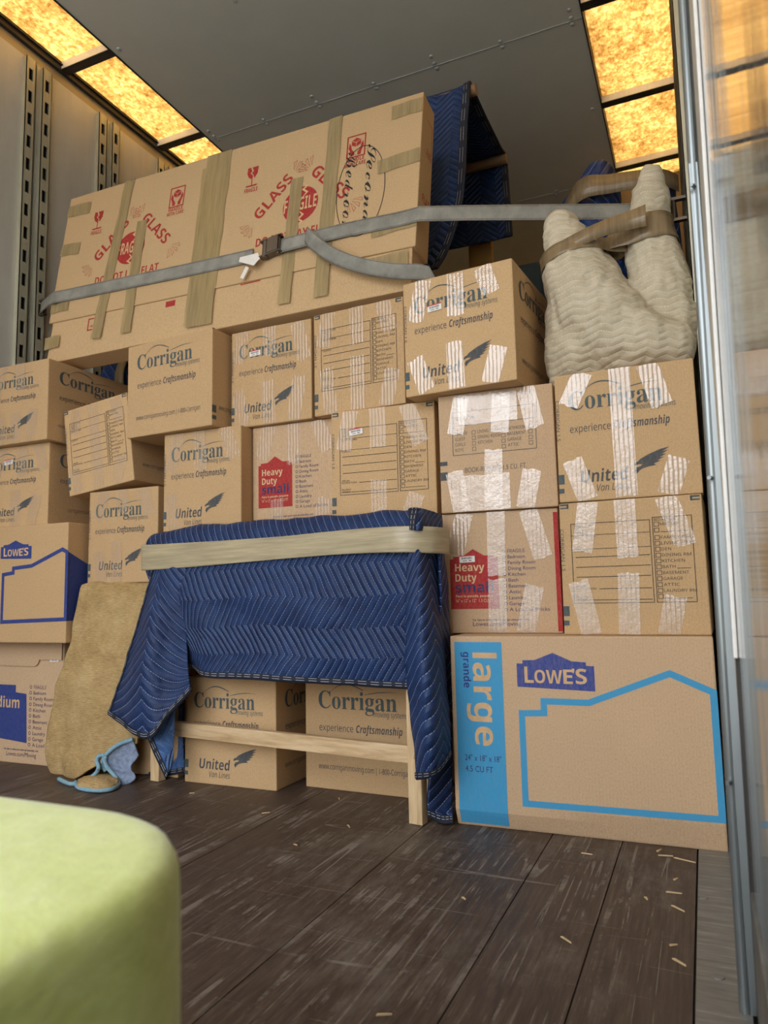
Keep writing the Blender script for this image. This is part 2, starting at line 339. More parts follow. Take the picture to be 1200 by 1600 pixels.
class Print:
    """flat ink shapes in a face's own metres: x to the right, y up, from the lower left corner"""
    def __init__(s, w, h): s.w, s.h, s.items, s.mats = w, h, [], []
    def mi(s, m):
        if m not in s.mats: s.mats.append(m)
        return s.mats.index(m)
    def raw(s, vs, fs, m, lift=0): s.items.append((vs, fs, s.mi(m), lift))
    def P(s, u, v): return (u * s.w, (1 - v) * s.h)
    def poly(s, pts, m, lift=0):
        vs = [s.P(*p) for p in pts]
        a = sum(vs[i][0] * vs[(i + 1) % len(vs)][1] - vs[(i + 1) % len(vs)][0] * vs[i][1] for i in range(len(vs)))
        if a < 0: vs.reverse()
        s.raw(vs, [tuple(range(len(vs)))], m, lift)
    def rect(s, u0, v0, u1, v1, m, lift=0): s.poly([(u0, v0), (u0, v1), (u1, v1), (u1, v0)], m, lift)
    def stroke(s, pts, wd, m, closed=False, lift=0):
        P = [V(s.P(*p)) for p in pts]; n = len(P); L = []; Rr = []
        wds = wd if isinstance(wd, (list, tuple)) else [wd] * n
        for i in range(n):
            a = P[i - 1] if (i or closed) else None; b = P[(i + 1) % n] if (i < n - 1 or closed) else None
            d1 = (P[i] - a).normalized() if a is not None else (b - P[i]).normalized(); d2 = (b - P[i]).normalized() if b is not None else d1
            n1 = V((-d1.y, d1.x)); n2 = V((-d2.y, d2.x)); mm = (n1 + n2)
            mm = mm / max(.35, mm.length) * 1.0; mm = mm.normalized() / max(.45, mm.normalized().dot(n1))
            L.append(P[i] + mm * wds[i] / 2); Rr.append(P[i] - mm * wds[i] / 2)
        vs = [tuple(p) for p in L + Rr]; fs = []
        for i in range(n if closed else n - 1):
            j = (i + 1) % n; fs.append((i, n + i, n + j, j))
        s.raw(vs, fs, m, lift)
    def frame(s, u0, v0, u1, v1, wd, m): s.stroke([(u0, v0), (u0, v1), (u1, v1), (u1, v0)], wd, m, True)
    def text(s, t, u0, u1, vb, cap, m, st='plain', rot=0, shear=0, lift=0, vspan=None):
        """from u0 to u1 on baseline vb with capitals cap (share of the face height) tall; u1 None keeps the natural width"""
        vs, fs = raw_text(t, st)
        if not vs: return
        mn = min(v[0] for v in vs); mxx = max(v[0] for v in vs); ch = capheight(st)
        sy = cap * s.h / ch
        if rot == 0:
            sx = (u1 - u0) * s.w / (mxx - mn) if u1 is not None else sy
            x0, y0 = s.P(u0, vb)
            s.raw([(x0 + (x - mn) * sx + y * sy * shear, y0 + y * sy) for x, y in vs], fs, m, lift)
        else:   # reads from top to bottom: baseline at u = vb, running from v = u0 to v = u1, capitals cap (share of width) tall
            sy = cap * s.w / ch; sx = (u1 - u0) * s.h / (mxx - mn)
            x0 = vb * s.w; y0 = (1 - u0) * s.h
            s.raw([(x0 + y * sy, y0 - (x - mn) * sx) for x, y in vs], fs, m, lift)
    def turned(s, t, uc, vc, length, cap, ang, m, st='bold'):
        vs, fs = raw_text(t, st); mn = min(v[0] for v in vs); mxx = max(v[0] for v in vs); ch = capheight(st)
        sx = length / (mxx - mn); sy = cap / ch; x0, y0 = s.P(uc, vc); c, n_ = cos(ang), sin(ang)
        out = []
        for x, y in vs:
            a = (x - mn) * sx - length / 2; b = y * sy - cap / 2; out.append((x0 + a * c - b * n_, y0 + a * n_ + b * c))
        s.raw(out, fs, m)
    def disc(s, uc, vc, r, m, seg=40, lift=0, ring=0):
        x0, y0 = s.P(uc, vc)
        o = [(x0 + r * cos(2 * pi * k / seg), y0 + r * sin(2 * pi * k / seg)) for k in range(seg)]
        if ring:
            i_ = [(x0 + (r - ring) * cos(2 * pi * k / seg), y0 + (r - ring) * sin(2 * pi * k / seg)) for k in range(seg)]
            s.raw(o + i_, [(k, (k + 1) % seg, seg + (k + 1) % seg, seg + k) for k in range(seg)], m, lift)
        else: s.raw(o, [tuple(range(seg))], m, lift)

EAGLE = [(0, .37), (.05, .46), (.13, .50), (.20, .60), (.44, .77), (.75, .93), (1, 1), (.81, .83), (.97, .88), (.78, .72), (.91, .73), (.72, .60), (.84, .61), (.66, .48), (.76, .47), (.56, .37), (.62, .30), (.41, .27), (.25, .21), (.16, .13), (.08, 0), (.04, .15), (.09, .26), (.20, .31), (.25, .37), (.17, .39), (.09, .37), (.04, .33)]
def corrigan(p, u0, u1, vtop, vbase, soft='teal'):
    """serif company name with its two sweeping lines and the small words under it; u1 is the right end of the big word"""
    p.text('Corrigan', u0, u1, vbase, vbase - vtop, M[soft], 'serif')
    d = u1 - u0; hgt = vbase - vtop
    def arc(a, b, bulge, wds):
        pts = []
        for k in range(13):
            t = k / 12; pts.append((a[0] + (b[0] - a[0]) * t, a[1] + (b[1] - a[1]) * t - bulge * 4 * t * (1 - t) * (1.25 - .5 * t)))
        p.stroke(pts, [wds * p.h * (.15 + 1.0 * min(1, 2.2 * (k / 12)) * (1 if k < 11 else .6)) for k in range(13)], M[soft])
    arc((u0 + .15 * d, vtop + .10 * hgt), (u0 + .585 * d, vtop - .10 * hgt), .42 * hgt, .009)
    arc((u1 + .02 * d, vtop - .02 * hgt), (u0 + .60 * d, vtop + .14 * hgt), .10 * hgt, .006)
    p.text('moving systems', u1 - .29 * d, u1 + .13 * d, vbase + .34 * hgt, .30 * hgt, M[soft], 'it')
def experience(p, u0, u1, vb, cap):
    um = u0 + (u1 - u0) * .42
    p.text('experience', u0, um, vb, cap * .92, M['slate'], 'sans'); p.text('Craftsmanship', um + .025, u1, vb, cap, M['slate'], 'boldit')
def edge_marks(p, word=True, side='l'):
    if side == 'l':
        p.rect(0, .785, .045, .86, M['teal']); p.rect(0, .893, .04, .93, M['teal'])
        if word: p.text('CORRIGAN 1.5', .20, .52, .004, .025, M['slate'], 'plain', rot=1)
    else: p.rect(.955, .785, 1, .86, M['teal']); p.rect(.96, .893, 1, .93, M['teal'])
def corner_marks(p):
    for a, b in ((.012, .075), (.925, .988)):
        p.rect(a, .008, b, .022, M['teal']); p.rect(a, .034, b, .045, M['teal']); p.rect(b - .014 if a < .5 else a, .008, b if a < .5 else a + .014, .045, M['teal'])
def face_united(w, h, marks=True, word=True):
    p = Print(w, h); corrigan(p, .105, .775, .145, .288); experience(p, .105, .815, .465, .062)
    p.text('United', .165, .50, .858, .093, M['slate'], 'bold', shear=.12); p.text('Van Lines', .28, .51, .930, .052, M['slate'], 'it')
    p.poly([(.545 + .255 * x, .825 - .185 * y) for x, y in EAGLE], M['slate'])
    if marks: edge_marks(p, word)
    return p
def face_web(w, h, marks=False):
    p = Print(w, h); corrigan(p, .12, .775, .118, .275); experience(p, .125, .815, .478, .066)
    p.text('www.corriganmoving.com | 1-800-Corrigan', .115, .87, .822, .050, M['slate'], 'sans')
    if marks: edge_marks(p, True, 'l')
    return p
def face_web_corner(w, h):
    p = face_web(w, h); p.text('CORRIGAN 1.5', .14, .46, .03, .03, M['slate'], 'plain', rot=1)
    p.rect(0, .0, .05, .02, M['teal']); p.rect(.0, .79, .07, .865, M['teal']); p.rect(0, .895, .07, .935, M['teal']); return p
def face_check(w, h):
    p = Print(w, h); B = M['black']; t = .0016
    p.frame(.085, .165, .645, .765, t, B); p.frame(.665, .15, .925, .765, t, B)
    for v in (.255, .36): p.stroke([(.085, v), (.645, v)], t * .8, B)
    for v in (.42, .495, .57): p.stroke([(.11, v), (.635, v)], t, B)
    p.stroke([(.27, .66), (.635, .66)], t, B); p.stroke([(.11, .742), (.635, .742)], t, B)
    p.stroke([(.195, .165), (.195, .255)], t * .7, B); p.stroke([(.085, .255), (.195, .255)], t * .7, B)
    for v, s_ in ((.185, 'PLACE'), (.203, 'INVENTORY'), (.221, 'TAG'), (.239, 'HERE')): p.text(s_, .11, .175, v, .012, B, 'plain')
    p.text('NAME', .205, .255, .185, .014, B); p.text('ORDER NUMBER', .10, .26, .275, .014, B); p.text('CONTENTS', .10, .20, .38, .014, B)
    p.text('SPECIAL', .10, .18, .645, .014, B); p.text('INSTRUCTIONS', .10, .25, .664, .014, B); p.text('PACKERS', .10, .19, .725, .014, B); p.text('INITIALS', .10, .18, .744, .014, B)
    p.text('BED ROOMS', .675, .82, .178, .02, B)
    rows = [('MASTER', .215), ('', .258), ('FAMILY RM', .312), ('LIVING RM', .354), ('DEN', .397), ('DINING RM', .440), ('KITCHEN', .482), ('BATH', .525), ('BASEMENT', .568), ('GARAGE', .610), ('ATTIC', .653), ('LAUNDRY RM', .696), ('', .737)]
    for s_, v in rows:
        p.frame(.675, v - .028, .706, v + .001, t * .8, B)
        if s_: p.text(s_, .714, .714 + .0215 * len(s_), v - .003, .021, B, 'sans')
        if not s_: p.stroke([(.714, v), (.90, v)], t * .8, B)
        if s_ == 'BATH': p.stroke([(.81, v), (.90, v)], t * .8, B)
    edge_marks(p); corner_marks(p); return p
LIST = ['FRAGILE', 'Bedroom', 'Family Room', 'Dining Room', 'Kitchen', 'Bath', 'Basement', 'Attic', 'Laundry', 'Garage', 'A Load of Bricks']
def room_list(p, uc, ut, v0, dv, cap, cw):
    for k, s_ in enumerate(LIST):
        v = v0 + k * dv; p.disc(uc, v - cap / 2, cap * p.h * .50, M['navy'], 18, ring=cap * p.h * .16)
        p.text(s_, ut, ut + cw * len(s_), v, cap, M['navy'], 'plain' if k else 'sans')
def face_small(w, h, edge=False):
    p = Print(w, h); Rd = M['red']
    p.poly([(.075, .385), (.105, .385), (.105, .365), (.19, .362), (.28, .305), (.375, .362), (.455, .362), (.455, .378), (.49, .378), (.49, .80), (.075, .80)], Rd)
    p.text('Heavy', .12, .375, .487, .062, M['paleink'], 'bold', lift=1); p.text('Duty', .12, .305, .572, .062, M['paleink'], 'bold', lift=1)
    p.text('small', .12, .445, .665, .085, M['navy'], 'bold', lift=1)
    p.text('Para lo pesado, pequeño', .12, .44, .704, .020, M['paleink'], 'bold', lift=1); p.text('16" x 12" x 12"  1.3 CU FT', .12, .44, .745, .026, M['paleink'], 'plain', lift=1)
    room_list(p, .545, .575, .347, .0475, .028, .0205)
    p.text('For tips to make your move go smoothly, visit', .26, .735, .898, .015, M['navy'], 'bold'); p.text('Lowes.com/Moving', .26, .66, .94, .034, M['navy'], 'plain')
    if edge: p.rect(.962, .035, .999, .985, Rd)
    for a, b in ((.33, .42), (.52, .61)):
        p.stroke([(a + (b - a) * k / 8, .20 - .045 * sin(pi * k / 8) ** .6) for k in range(9)], .0010, M['kraftink'])
    return p
def red_edge(w, h):
    p = Print(w, h); p.rect(.001, .035, .16, .985, M['red']); return p
def lowes_sign(p, u0, v0, u1, v1, m):
    def q(a, b): return (u0 + (u1 - u0) * a, v0 + (v1 - v0) * b)
    p.poly([q(*t) for t in ((0, .30), (.08, .30), (.08, .21), (.24, .20), (.48, 0), (.72, .22), (.90, .24), (.90, .33), (1, .34), (1, 1), (0, .93))], m)
    xs = .10; wds = [('L', .12, .44), ('O', .14, .36), ('W', .21, .36), ('E', .12, .38), ("'", .03, .40), ('S', .14, .41)]
    for ch, wd, cp in wds:
        a = q(xs, .82); b = q(xs + wd, .82)
        vs, fs = raw_text(ch, 'bold'); mny = min(v[1] for v in vs); mxy = max(v[1] for v in vs); mn = min(v[0] for v in vs); mx_ = max(v[0] for v in vs)
        H = (v1 - v0) * p.h * cp; x0, y0 = p.P(*a); W_ = (b[0] - a[0]) * p.w
        if ch == "'": y0 += H * .72; H *= .3
        p.raw([(x0 + (x - mn) / (mx_ - mn) * W_, y0 + (y - mny) / (mxy - mny) * H) for x, y in vs], fs, M['kraftink'], 1)
        xs += wd + (.012 if ch != 'E' else -.005)
def house_line(p, us, vs_, wd, m):
    p.stroke(list(zip(us, vs_)), wd, m, True)
def face_large(w, h):
    p = Print(w, h); Cy = M['cyan']
    for k in range(40): p.rect(.017, .032 + .0238 * k, .216, .032 + .0238 * (k + 1), Cy)
    p.text('large', .088, .575, .094, .095, M['kraftink'], 'bold', rot=1, lift=1)
    p.text('grande', .085, .275, .053, .030, M['blueink'], 'bold', rot=1, lift=1)
    p.text('24" x 18" x 18"', .048, .198, .655, .030, M['navy'], 'plain', lift=1); p.text('4.5 CU FT', .048, .162, .712, .030, M['navy'], 'plain', lift=1)
    lowes_sign(p, .275, .085, .575, .275, M['houseblue'])
    house_line(p, [.288, .288, .376, .376, .548, .845, .988, .988], [.852, .398, .392, .332, .332, .178, .262, .843], .0145, Cy)
    return p
def face_medium_house(w, h):
    p = Print(w, h); B = M['blueink']; lowes_sign(p, .30, .125, .63, .29, B)
    house_line(p, [.335, .335, .443, .443, .636, .947, .993, .993], [.825, .418, .405, .366, .352, .226, .25, .805], .013, B)
    p.rect(0, .10, .20, .95, B); return p
def side_medium(w, h):
    p = Print(w, h); p.poly([(0, .245), (.5, .48), (.5, .82), (0, .82)], M['blueink']); p.rect(.5, .48, .8, .82, M['blueink'])
    p.text('medium', .30, .78, .64, .11, M['kraftink'], 'bold', lift=1); return p
def face_medium_list(w, h):
    p = Print(w, h); B = M['blueink']
    p.poly([(.02, .36), (.45, .36), (.45, .42), (.58, .43), (.60, .83), (.02, .79)], B)
    p.text('medium', .06, .50, .55, .09, M['kraftink'], 'bold', lift=1)
    room_list(p, .63, .665, .385, .047, .028, .021)
    p.text('For tips to make your move go smoothly, visit', .33, .74, .895, .014, M['navy'], 'bold'); p.text('Lowes.com/Moving', .36, .715, .942, .034, M['navy'], 'plain')
    return p
def face_record(w, h):
    p = Print(w, h); B = M['slate']; t = .0016
    p.frame(.125, .155, .845, .52, t, B); p.stroke([(.125, .27), (.845, .27)], t, B)
    p.text('BED ROOMS', .15, .33, .225, .03, B)
    c1 = ['MASTER', 'GUEST', 'GIRLS', 'BOYS']; c2 = ['LIVING ROOM', 'DINING ROOM', 'KITCHEN']; c3 = ['BATHROOM', 'BASEMENT', 'GARAGE', 'ATTIC']
    for k in range(4):
        v = .352 + .046 * k
        p.text(c1[k], .145, .145 + .0185 * len(c1[k]), v, .026, B, 'sans'); p.frame(.298, v - .027, .328, v + .002, t * .7, B)
        if k < 3: p.text(c2[k], .348, .348 + .0180 * len(c2[k]), v - .003, .026, B, 'sans')
        p.frame(.555, v - .024, .585, v + .005, t * .7, B)
        p.text(c3[k], .605, .605 + .0195 * len(c3[k]), v - .004, .026, B, 'sans'); p.frame(.785, v - .033, .815, v - .004, t * .7, B)
    p.text('BOOK-RECORD 1.5 CU. FT.', .225, .755, .672, .040, B, 'sans')
    p.rect(0, .565, .07, .60, M['slate']); p.rect(0, .655, .07, .725, M['slate']); return p

KM = []
def rot_fit(yaw, roll=0, lean=0):
    return Matrix.Rotation(R(yaw), 3, 'Z') @ Matrix.Rotation(R(-lean), 3, 'X') @ Matrix.Rotation(R(roll), 3, 'Y')
def carton_mesh(name, w, d, h, mat, front=None, right=None, bev=.004, jit=.0012, warp=None, parent=None):
    bm = bmesh.new(); bmesh.ops.create_cube(bm, size=1)
    for v in bm.verts: v.co = V((v.co.x * w, v.co.y * d, (v.co.z + .5) * h)) + V((random.uniform(-jit, jit), 0, 0))
    bmesh.ops.bevel(bm, geom=bm.edges[:], offset=bev, segments=2, affect='EDGES', profile=.6)
    if warp: bmesh.ops.subdivide_edges(bm, edges=[e_ for e_ in bm.edges if e_.calc_length() > .1], cuts=24, use_grid_fill=True)
    mb = MB(); bm.verts.index_update()
    mb.add([v.co for v in bm.verts], [[v.index for v in f.verts] for f in bm.faces]); bm.free()
    mats = [mat]
    for p, side in ((front, 'f'), (right, 'r')):
        if not p: continue
        for vs, fs, mi, lift in p.items:
            mm = p.mats[mi]
            if mm not in mats: mats.append(mm)
            o = .0005 + .0004 * lift
            if side == 'f': q = [(x - w / 2, -d / 2 - o, y) for x, y in vs]
            else: q = [(w / 2 + o, x - d / 2, y) for x, y in vs]
            mb.add(q, fs, mats.index(mm))
    if warp: mb.v = [warp(*v) for v in mb.v]
    return mb.build(name, mats, parent)
def tape_strip(parent, w, d, h, q, off, mat, name='packing_tape', tw=.048):
    """q = (u_top, v_top, u_bottom, v_bottom[, width])"""
    wd = q[4] if len(q) > 4 else tw
    a = V(((q[0] - .5) * w, (1 - q[1]) * h)); b = V(((q[2] - .5) * w, (1 - q[3]) * h)); n = max(4, int((a - b).length / .02))
    dr = (b - a).normalized(); sd = V((-dr.y, dr.x)); mb = MB(); vs = []; mcols = 5
    for i in range(n + 1):
        c = a + (b - a) * i / n
        for k in range(mcols):
            s_ = (k / (mcols - 1) - .5) * wd; pnt = c + sd * s_
            if i in (0, n) and 0 < q[1 if i == 0 else 3] < .99: pnt += dr * random.uniform(-.003, .003)
            x = min(max(pnt.x, -w / 2 + .002), w / 2 - .002); z = min(max(pnt.y, .001), h - .001)
            vs.append((x, -d / 2 - off - .0006 * random.random(), z))
    fs = [(i * mcols + k, i * mcols + k + 1, (i + 1) * mcols + k + 1, (i + 1) * mcols + k) for i in range(n) for k in range(mcols - 1)]
    mb.add(vs, fs)
    if q[1] <= .01:   # carries on over the top edge
        o = len(mb.v); mb.add([(vs[k][0], -d / 2 + j * .03 - off, h + .0009) for j in range(2) for k in range(mcols)], [(k + 1, k, mcols + k, mcols + k + 1) for k in range(mcols - 1)])
    return mb.build(name, mat, parent, smooth=True)
def sticker(parent, w, d, h, u, v, tilt=0):
    mb = MB(); sw, sh = .042, .019; c, n_ = cos(tilt), sin(tilt); x0, z0 = (u - .5) * w, (1 - v) * h; y = -d / 2 - .0028
    def rect(a0, b0, a1, b1, mi, dy):
        pts = [(a0, b0), (a1, b0), (a1, b1), (a0, b1)]
        mb.add([(x0 + a * c - b * n_, y - dy, z0 + a * n_ + b * c) for a, b in pts], [(0, 1, 2, 3)], mi)
    rect(-sw / 2, -sh / 2, sw / 2, sh / 2, 0, 0); rect(-sw / 2, sh / 2 - .003, sw / 2, sh / 2, 1, .0003)
    xx = -sw / 2 + .006
    while xx < sw / 2 - .008:
        ww = random.choice((.0012, .002, .003)); rect(xx, -.001, xx + ww, .0045, 2, .0003); xx += ww + .0011
    rect(-sw / 2 + .009, -.006, 0, -.004, 2, .0003); rect(.004, -.0062, .012, -.0036, 2, .0003)
    return mb.build('inventory_sticker', [M['paper'], M['paperred'], M['papertext']], parent)
def carton(label, w, d, h, loc, yaw, front=None, right=None, roll=0, mat='kraft', tapes=(), stick=None, warp=None, film='tape_dim', group='stacked moving cartons'):
    rt = rot_fit(yaw, roll); o = V(loc) + rt @ V((w / 2, d / 2, 0))
    t = thing('moving_carton', label, 'box', o, rt, group)
    carton_mesh('carton_body', w, d, h, M[mat], front, right, warp=warp, parent=t)
    for k, q in enumerate(tapes): tape_strip(t, w, d, h, q, .0014 + .0004 * (k % 3), M[film])
    if stick: sticker(t, w, d, h, *stick)
    return t

# ------------------------------------------------------------------ the setting: inside of a moving trailer
XL, XR, Y0, YB, ZC = -2.47, .045, -1.1, 4.3, 2.95
def slab(name, lo, hi, mat):
    mb = MB(); mb.box(lo, hi); return struct(mb.build(name, mat))
mb = MB(); seams = [-.05, -.205, -.36, -.665, -1.05, -1.355, -1.66, -1.965, -2.27]
xs = [XL] + sorted(seams)
for a, b in zip(xs[:-1], xs[1:]): mb.box((a + .0012, Y0, -.04), (b - .0012, YB, 0), 0)
mb.box((XL, Y0, -.06), (XR, YB, -.006), 1)
struct(mb.build('floor', [M['floor'], M['groove']]))
mb = MB(); mb.box((-.0475, Y0, -.03), (.022, YB, .0015))
for y in (.62, .92, 1.217, 1.505, 1.80): mb.tube([(-.018 - .02 * (y > 1.3), y, .001), (-.018 - .02 * (y > 1.3), y, .0035)], .009, 14)
struct(mb.build('trim_1', M['strip']))
slab('ground', (-30, -40, -1.3), (30, 20, -1.2), M['asphalt'])
slab('wall_left', (XL - .05, Y0, -.1), (XL, YB, 2.848), M['wallpanel'])
slab('wall_right', (XR, 1.13, -.1), (XR + .05, YB, 2.848), M['wallpanel'])
slab('wall_front', (XL - .05, YB, -.1), (XR + .05, YB + .05, 3.0), M['brown'])
LEAN = .0118   # the near wall leans outwards a little
def leaning(mb): mb.v = [(x + LEAN * (z - .5), y, z) for x, y, z in mb.v]; return mb
mb = MB(); mb.box((.0365, Y0, .17), (.10, 1.10, 2.846)); struct(leaning(mb).build('wall_panel_right', M['mirrorwall']))
mb = MB(); mb.box((.0335, Y0, -.1), (.10, 1.13, .168)); struct(leaning(mb).build('wall_scuff_right', M['scuff']))
mb = MB(); mb.box((.0305, 1.09, .47), (.0362, 1.118, 2.84)); struct(leaning(mb).build('trim_2', M['litstrip'], bevel=.0015))
mb = MB(); mb.box((.0335, 1.101, -.05), (.05, 1.13, 2.84)); struct(leaning(mb).build('trim_50', M['darksteel']))
# rails along the top of both walls
for nm, s_, x in (('trim_3', 1, XL), ('trim_4', -1, XR)):
    mb = MB(); mb.box((min(x - .05 * s_, x - .012 * s_), Y0, 2.85), (max(x - .05 * s_, x - .012 * s_), YB, 2.905), 0)
    mb.box((min(x - .05 * s_, x + .006 * s_), Y0, 2.905), (max(x - .05 * s_, x + .006 * s_), YB, 2.9495), 1)
    mb.box((min(x, x + .016 * s_), Y0, 2.928), (max(x, x + .016 * s_), YB, 2.932), 1)
    struct(mb.build(nm, [M['beigerail'], M['darksteel']]))
# ceiling sheet, its joints and rivets, and the roof over it
mb = MB()
ys = [Y0, 1.55, 2.862, 4.155, YB]
for a, b in zip(ys[:-1], ys[1:]): mb.box((-2.187, a + .001, 2.915), (-.305, b - .001, 2.919), 0)
mb.box((-2.18, Y0, 2.92), (-.31, YB, 2.925), 1)
for y in ys[1:-1]: mb.box((-2.186, y - .0025, 2.9128), (-.306, y + .0025, 2.9149), 2)
for y in (1.535, 1.565, 2.184, 2.80, 2.845, 2.88, 3.47, 4.07, 4.14, 4.17):
    for k in range(7):
        if y in (2.184, 3.47, 4.07, 1.535, 2.80) and k in (1, 3, 5): continue
        x = -2.15 + k * .30; mb.tube([(x, y, 2.916), (x, y, 2.911), (x, y, 2.909)], [.0105, .009, .004], 10, 2)
struct(mb.build('ceiling', [M['ceil'], M['groove'], M['galv']]))
slab('roof', (-2.19, Y0, 2.952), (-.30, YB, 3.0), M['roof'])
for i, (a, b) in enumerate(((XL, -2.19), (-.30, XR))):
    mb = MB(); mb.box((a - .05 * (i == 0), Y0, 2.95), (b + .05 * i, YB, 2.953)); struct(mb.build('window_%d' % (i + 1), M['skylight']))
# roof bows crossing the skylight strips
n_ = 5
for y in (.31, .93, 1.55, 2.165, 2.785, 3.445, 4.05):
    mb = MB()
    for a, b in ((XL, -2.187), (-.305, XR)):
        mb.box((a, y, 2.912), (b, y + .004, 2.949), 0); mb.box((a, y, 2.911), (b, y + .042, 2.915), 1); mb.box((a, y + .038, 2.935), (b, y + .042, 2.949), 0)  # lit web and shaded underside flange, both put into the colour
    struct(mb.build('trim_%d' % n_, [M['bow'], M['darksteel']])); n_ += 1
# edge angle of the ceiling sheet beside the skylights
for x0, x1 in ((-2.19, -2.184), (-.308, -.302)):
    mb = MB(); mb.box((x0, Y0, 2.910), (x1, YB, 2.949)); struct(mb.build('trim_%d' % n_, M['darksteel'])); n_ += 1
# slotted wall posts
def post(y, s_, x, z0=.0):
    global n_
    mb = MB(); pr = .022
    def bx(ya, yb, za, zb, xa, xb, mi=0):
        a, b = x + s_ * xa, x + s_ * xb; mb.box((min(a, b), ya, za), (max(a, b), yb, zb), mi)
    for yy in (y - .065, y + .018):
        w_ = .047; bx(yy, yy + .013, z0, 2.84, pr - .003, pr); bx(yy + w_ - .013, yy + w_, z0, 2.84, pr - .003, pr)
        z = 2.84
        while z > z0 + .1:
            bx(yy + .013, yy + w_ - .013, z - .048, z, pr - .003, pr); z -= .1
        bx(yy, yy + .003, z0, 2.84, 0, pr); bx(yy + w_ - .003, yy + w_, z0, 2.84, 0, pr)
        bx(yy + .004, yy + w_ - .004, z0, 2.84, 0, .002, 2)
    bx(y - .02, y + .02, z0, 2.84, .0, .006, 1); bx(y - .004, y + .0, z0, 2.84, .006, .012, 1)
    o = struct(mb.build('trim_%d' % n_, [M['post'], M['galv'], M['darkslot']])); n_ += 1
for y in (.84, 1.24, 1.64, 2.04, 2.44, 2.84, 3.24, 3.64): post(y, 1, XL)
for y in (2.04, 2.44, 2.84, 3.24, 3.64): post(y, -1, XR)
mb = MB(); mb.tube([(.0140, 1.135, .0015), (.0245, 1.135, 1.0), (.0445, 1.135, 2.84)], .0078, 16); mb.box((.020, 1.128, .002), (.032, 1.134, 1.2))
for z in (.3, .72, 1.16, 1.5): mb.tube([(.012 + .0118 * z, 1.125, z), (.008 + .0118 * z, 1.116, z)], .003, 8)
struct(mb.build('trim_%d' % n_, M['pole'], smooth=False)); n_ += 1

# ------------------------------------------------------------------ moving cartons
D = .41
def P4(u): return u
# bottom right: large carton, its foot crushed a little
def crush(x, y, z):
    zc = .050 + .02 * x + .010 * sin(9 * x)
    if y < -.1 and z < zc: y += .016 * ((zc - z) / zc)
    return (x, y, z)
carton('largest carton, on the floor at right, with light blue band and house outline', .602, .457, .457, (-.591, 1.748, .0), .7, face_large(.602, .457), mat='kraft_pink', warp=crush)
carton('carton with red house label, resting on the blue-banded large carton', .313, D, .318, (-.643, 1.849, .4575), 2.2, face_small(.313, .318, True), red_edge(D, .318), mat='kraft_pink',
       film='tape', tapes=[(.22, 0, .12, .34), (.49, 0, .48, .53), (.76, 0, .87, .40), (.48, .56, .47, .995), (.79, .62, .70, .995)], stick=(.23, .385, .03))
carton('carton with a ruled checklist at far right, resting on the blue-banded large carton', .325, D, .320, (-.3165, 1.800, .4575), -2.0, face_check(.325, .320),
       film='tape', tapes=[(.22, 0, .16, .38), (.48, 0, .485, .43), (.76, .0, .88, .36), (.12, .60, .20, .995), (.48, .55, .465, .995), (.79, .72, .73, .995)])
carton('carton printed with a room grid, most of its upper half under white glossy tape', .311, D, .322, (-.635, 1.837, .777), 1.8, face_record(.311, .322), mat='kraft_pink',
       film='tape', tapes=[(.44, 0, .44, .27, .16), (.22, 0, .15, .34, .045), (.57, 0, .54, .36), (.77, 0, .84, .35), (.48, .50, .465, .995), (.13, .66, .19, .995), (.40, .70, .40, .995, .13), (.80, .69, .73, .995)])
carton('carton with wide white tape down its middle, right-hand one under the cream padded bundle', .324, D, .320, (-.312, 1.795, .779), .2, face_united(.324, .320),
       film='tape', tapes=[(.22, 0, .10, .25), (.485, 0, .49, .985, .05), (.68, 0, .77, .33), (.11, .68, .21, .99), (.86, .73, .77, .99)])
carton('topmost carton right of the long red-printed carton, turned so its right side shows', .319, D, .325, (-.718, 1.808, 1.1005), -4.9, face_united(.319, .325), face_web(.41, .325),
       film='tape', tapes=[(.20, .01, .11, .36), (.50, .01, .49, .38), (.74, .02, .81, .25), (.10, .68, .21, .97), (.47, .60, .48, .99), (.86, .70, .77, .99)], stick=(.30, .27, .06))
# middle columns
carton('carton with a red house label above the blue quilt, left of the checklist carton', .297, .36, .327, (-1.294, 1.920, .776), .4, face_small(.297, .327), mat='kraft_pink',
       tapes=[(.22, 0, .12, .32), (.51, 0, .51, .40), (.80, 0, .92, .30), (.30, .72, .30, .99), (.88, .75, .80, .99)])
carton('checklist carton above the right end of the blue quilt, with a shiny tape corner', .318, D, .324, (-.975, 1.855, .776), 2.8, face_check(.318, .324),
       tapes=[(.20, 0, .12, .36), (.46, 0, .465, .36), (.74, .0, .87, .36), (.46, .65, .46, .99), (.82, .80, .74, .99)], stick=(.25, .20, .1))
carton('carton above the left end of the blue quilt, with faint clear tape', .305, D, .327, (-1.602, 1.862, .776), 0, face_united(.305, .327),
       tapes=[(.20, .01, .10, .40), (.47, 0, .50, .40), (.80, 0, .92, .32), (.10, .62, .16, .99)])
carton('narrow-looking carton just above the tan woven pad, left of the blue quilt', .302, D, .317, (-1.937, 1.874, .621), 0, face_united(.302, .317),
       tapes=[(.24, .0, .13, .32), (.50, .0, .50, .25), (.78, .0, .90, .30), (.42, .55, .42, .99), (.16, .66, .22, .99)])
carton('small carton under the long red-printed carton, left of the upper checklist carton', .300, .37, .318, (-1.364, 1.903, 1.1045), -.4, face_united(.300, .318),
       tapes=[(.16, .0, .08, .33), (.49, 0, .50, .30), (.83, .02, .92, .40), (.08, .62, .17, .99), (.47, .56, .48, .99), (.86, .56, .78, .99)], stick=(.31, .25, .06))
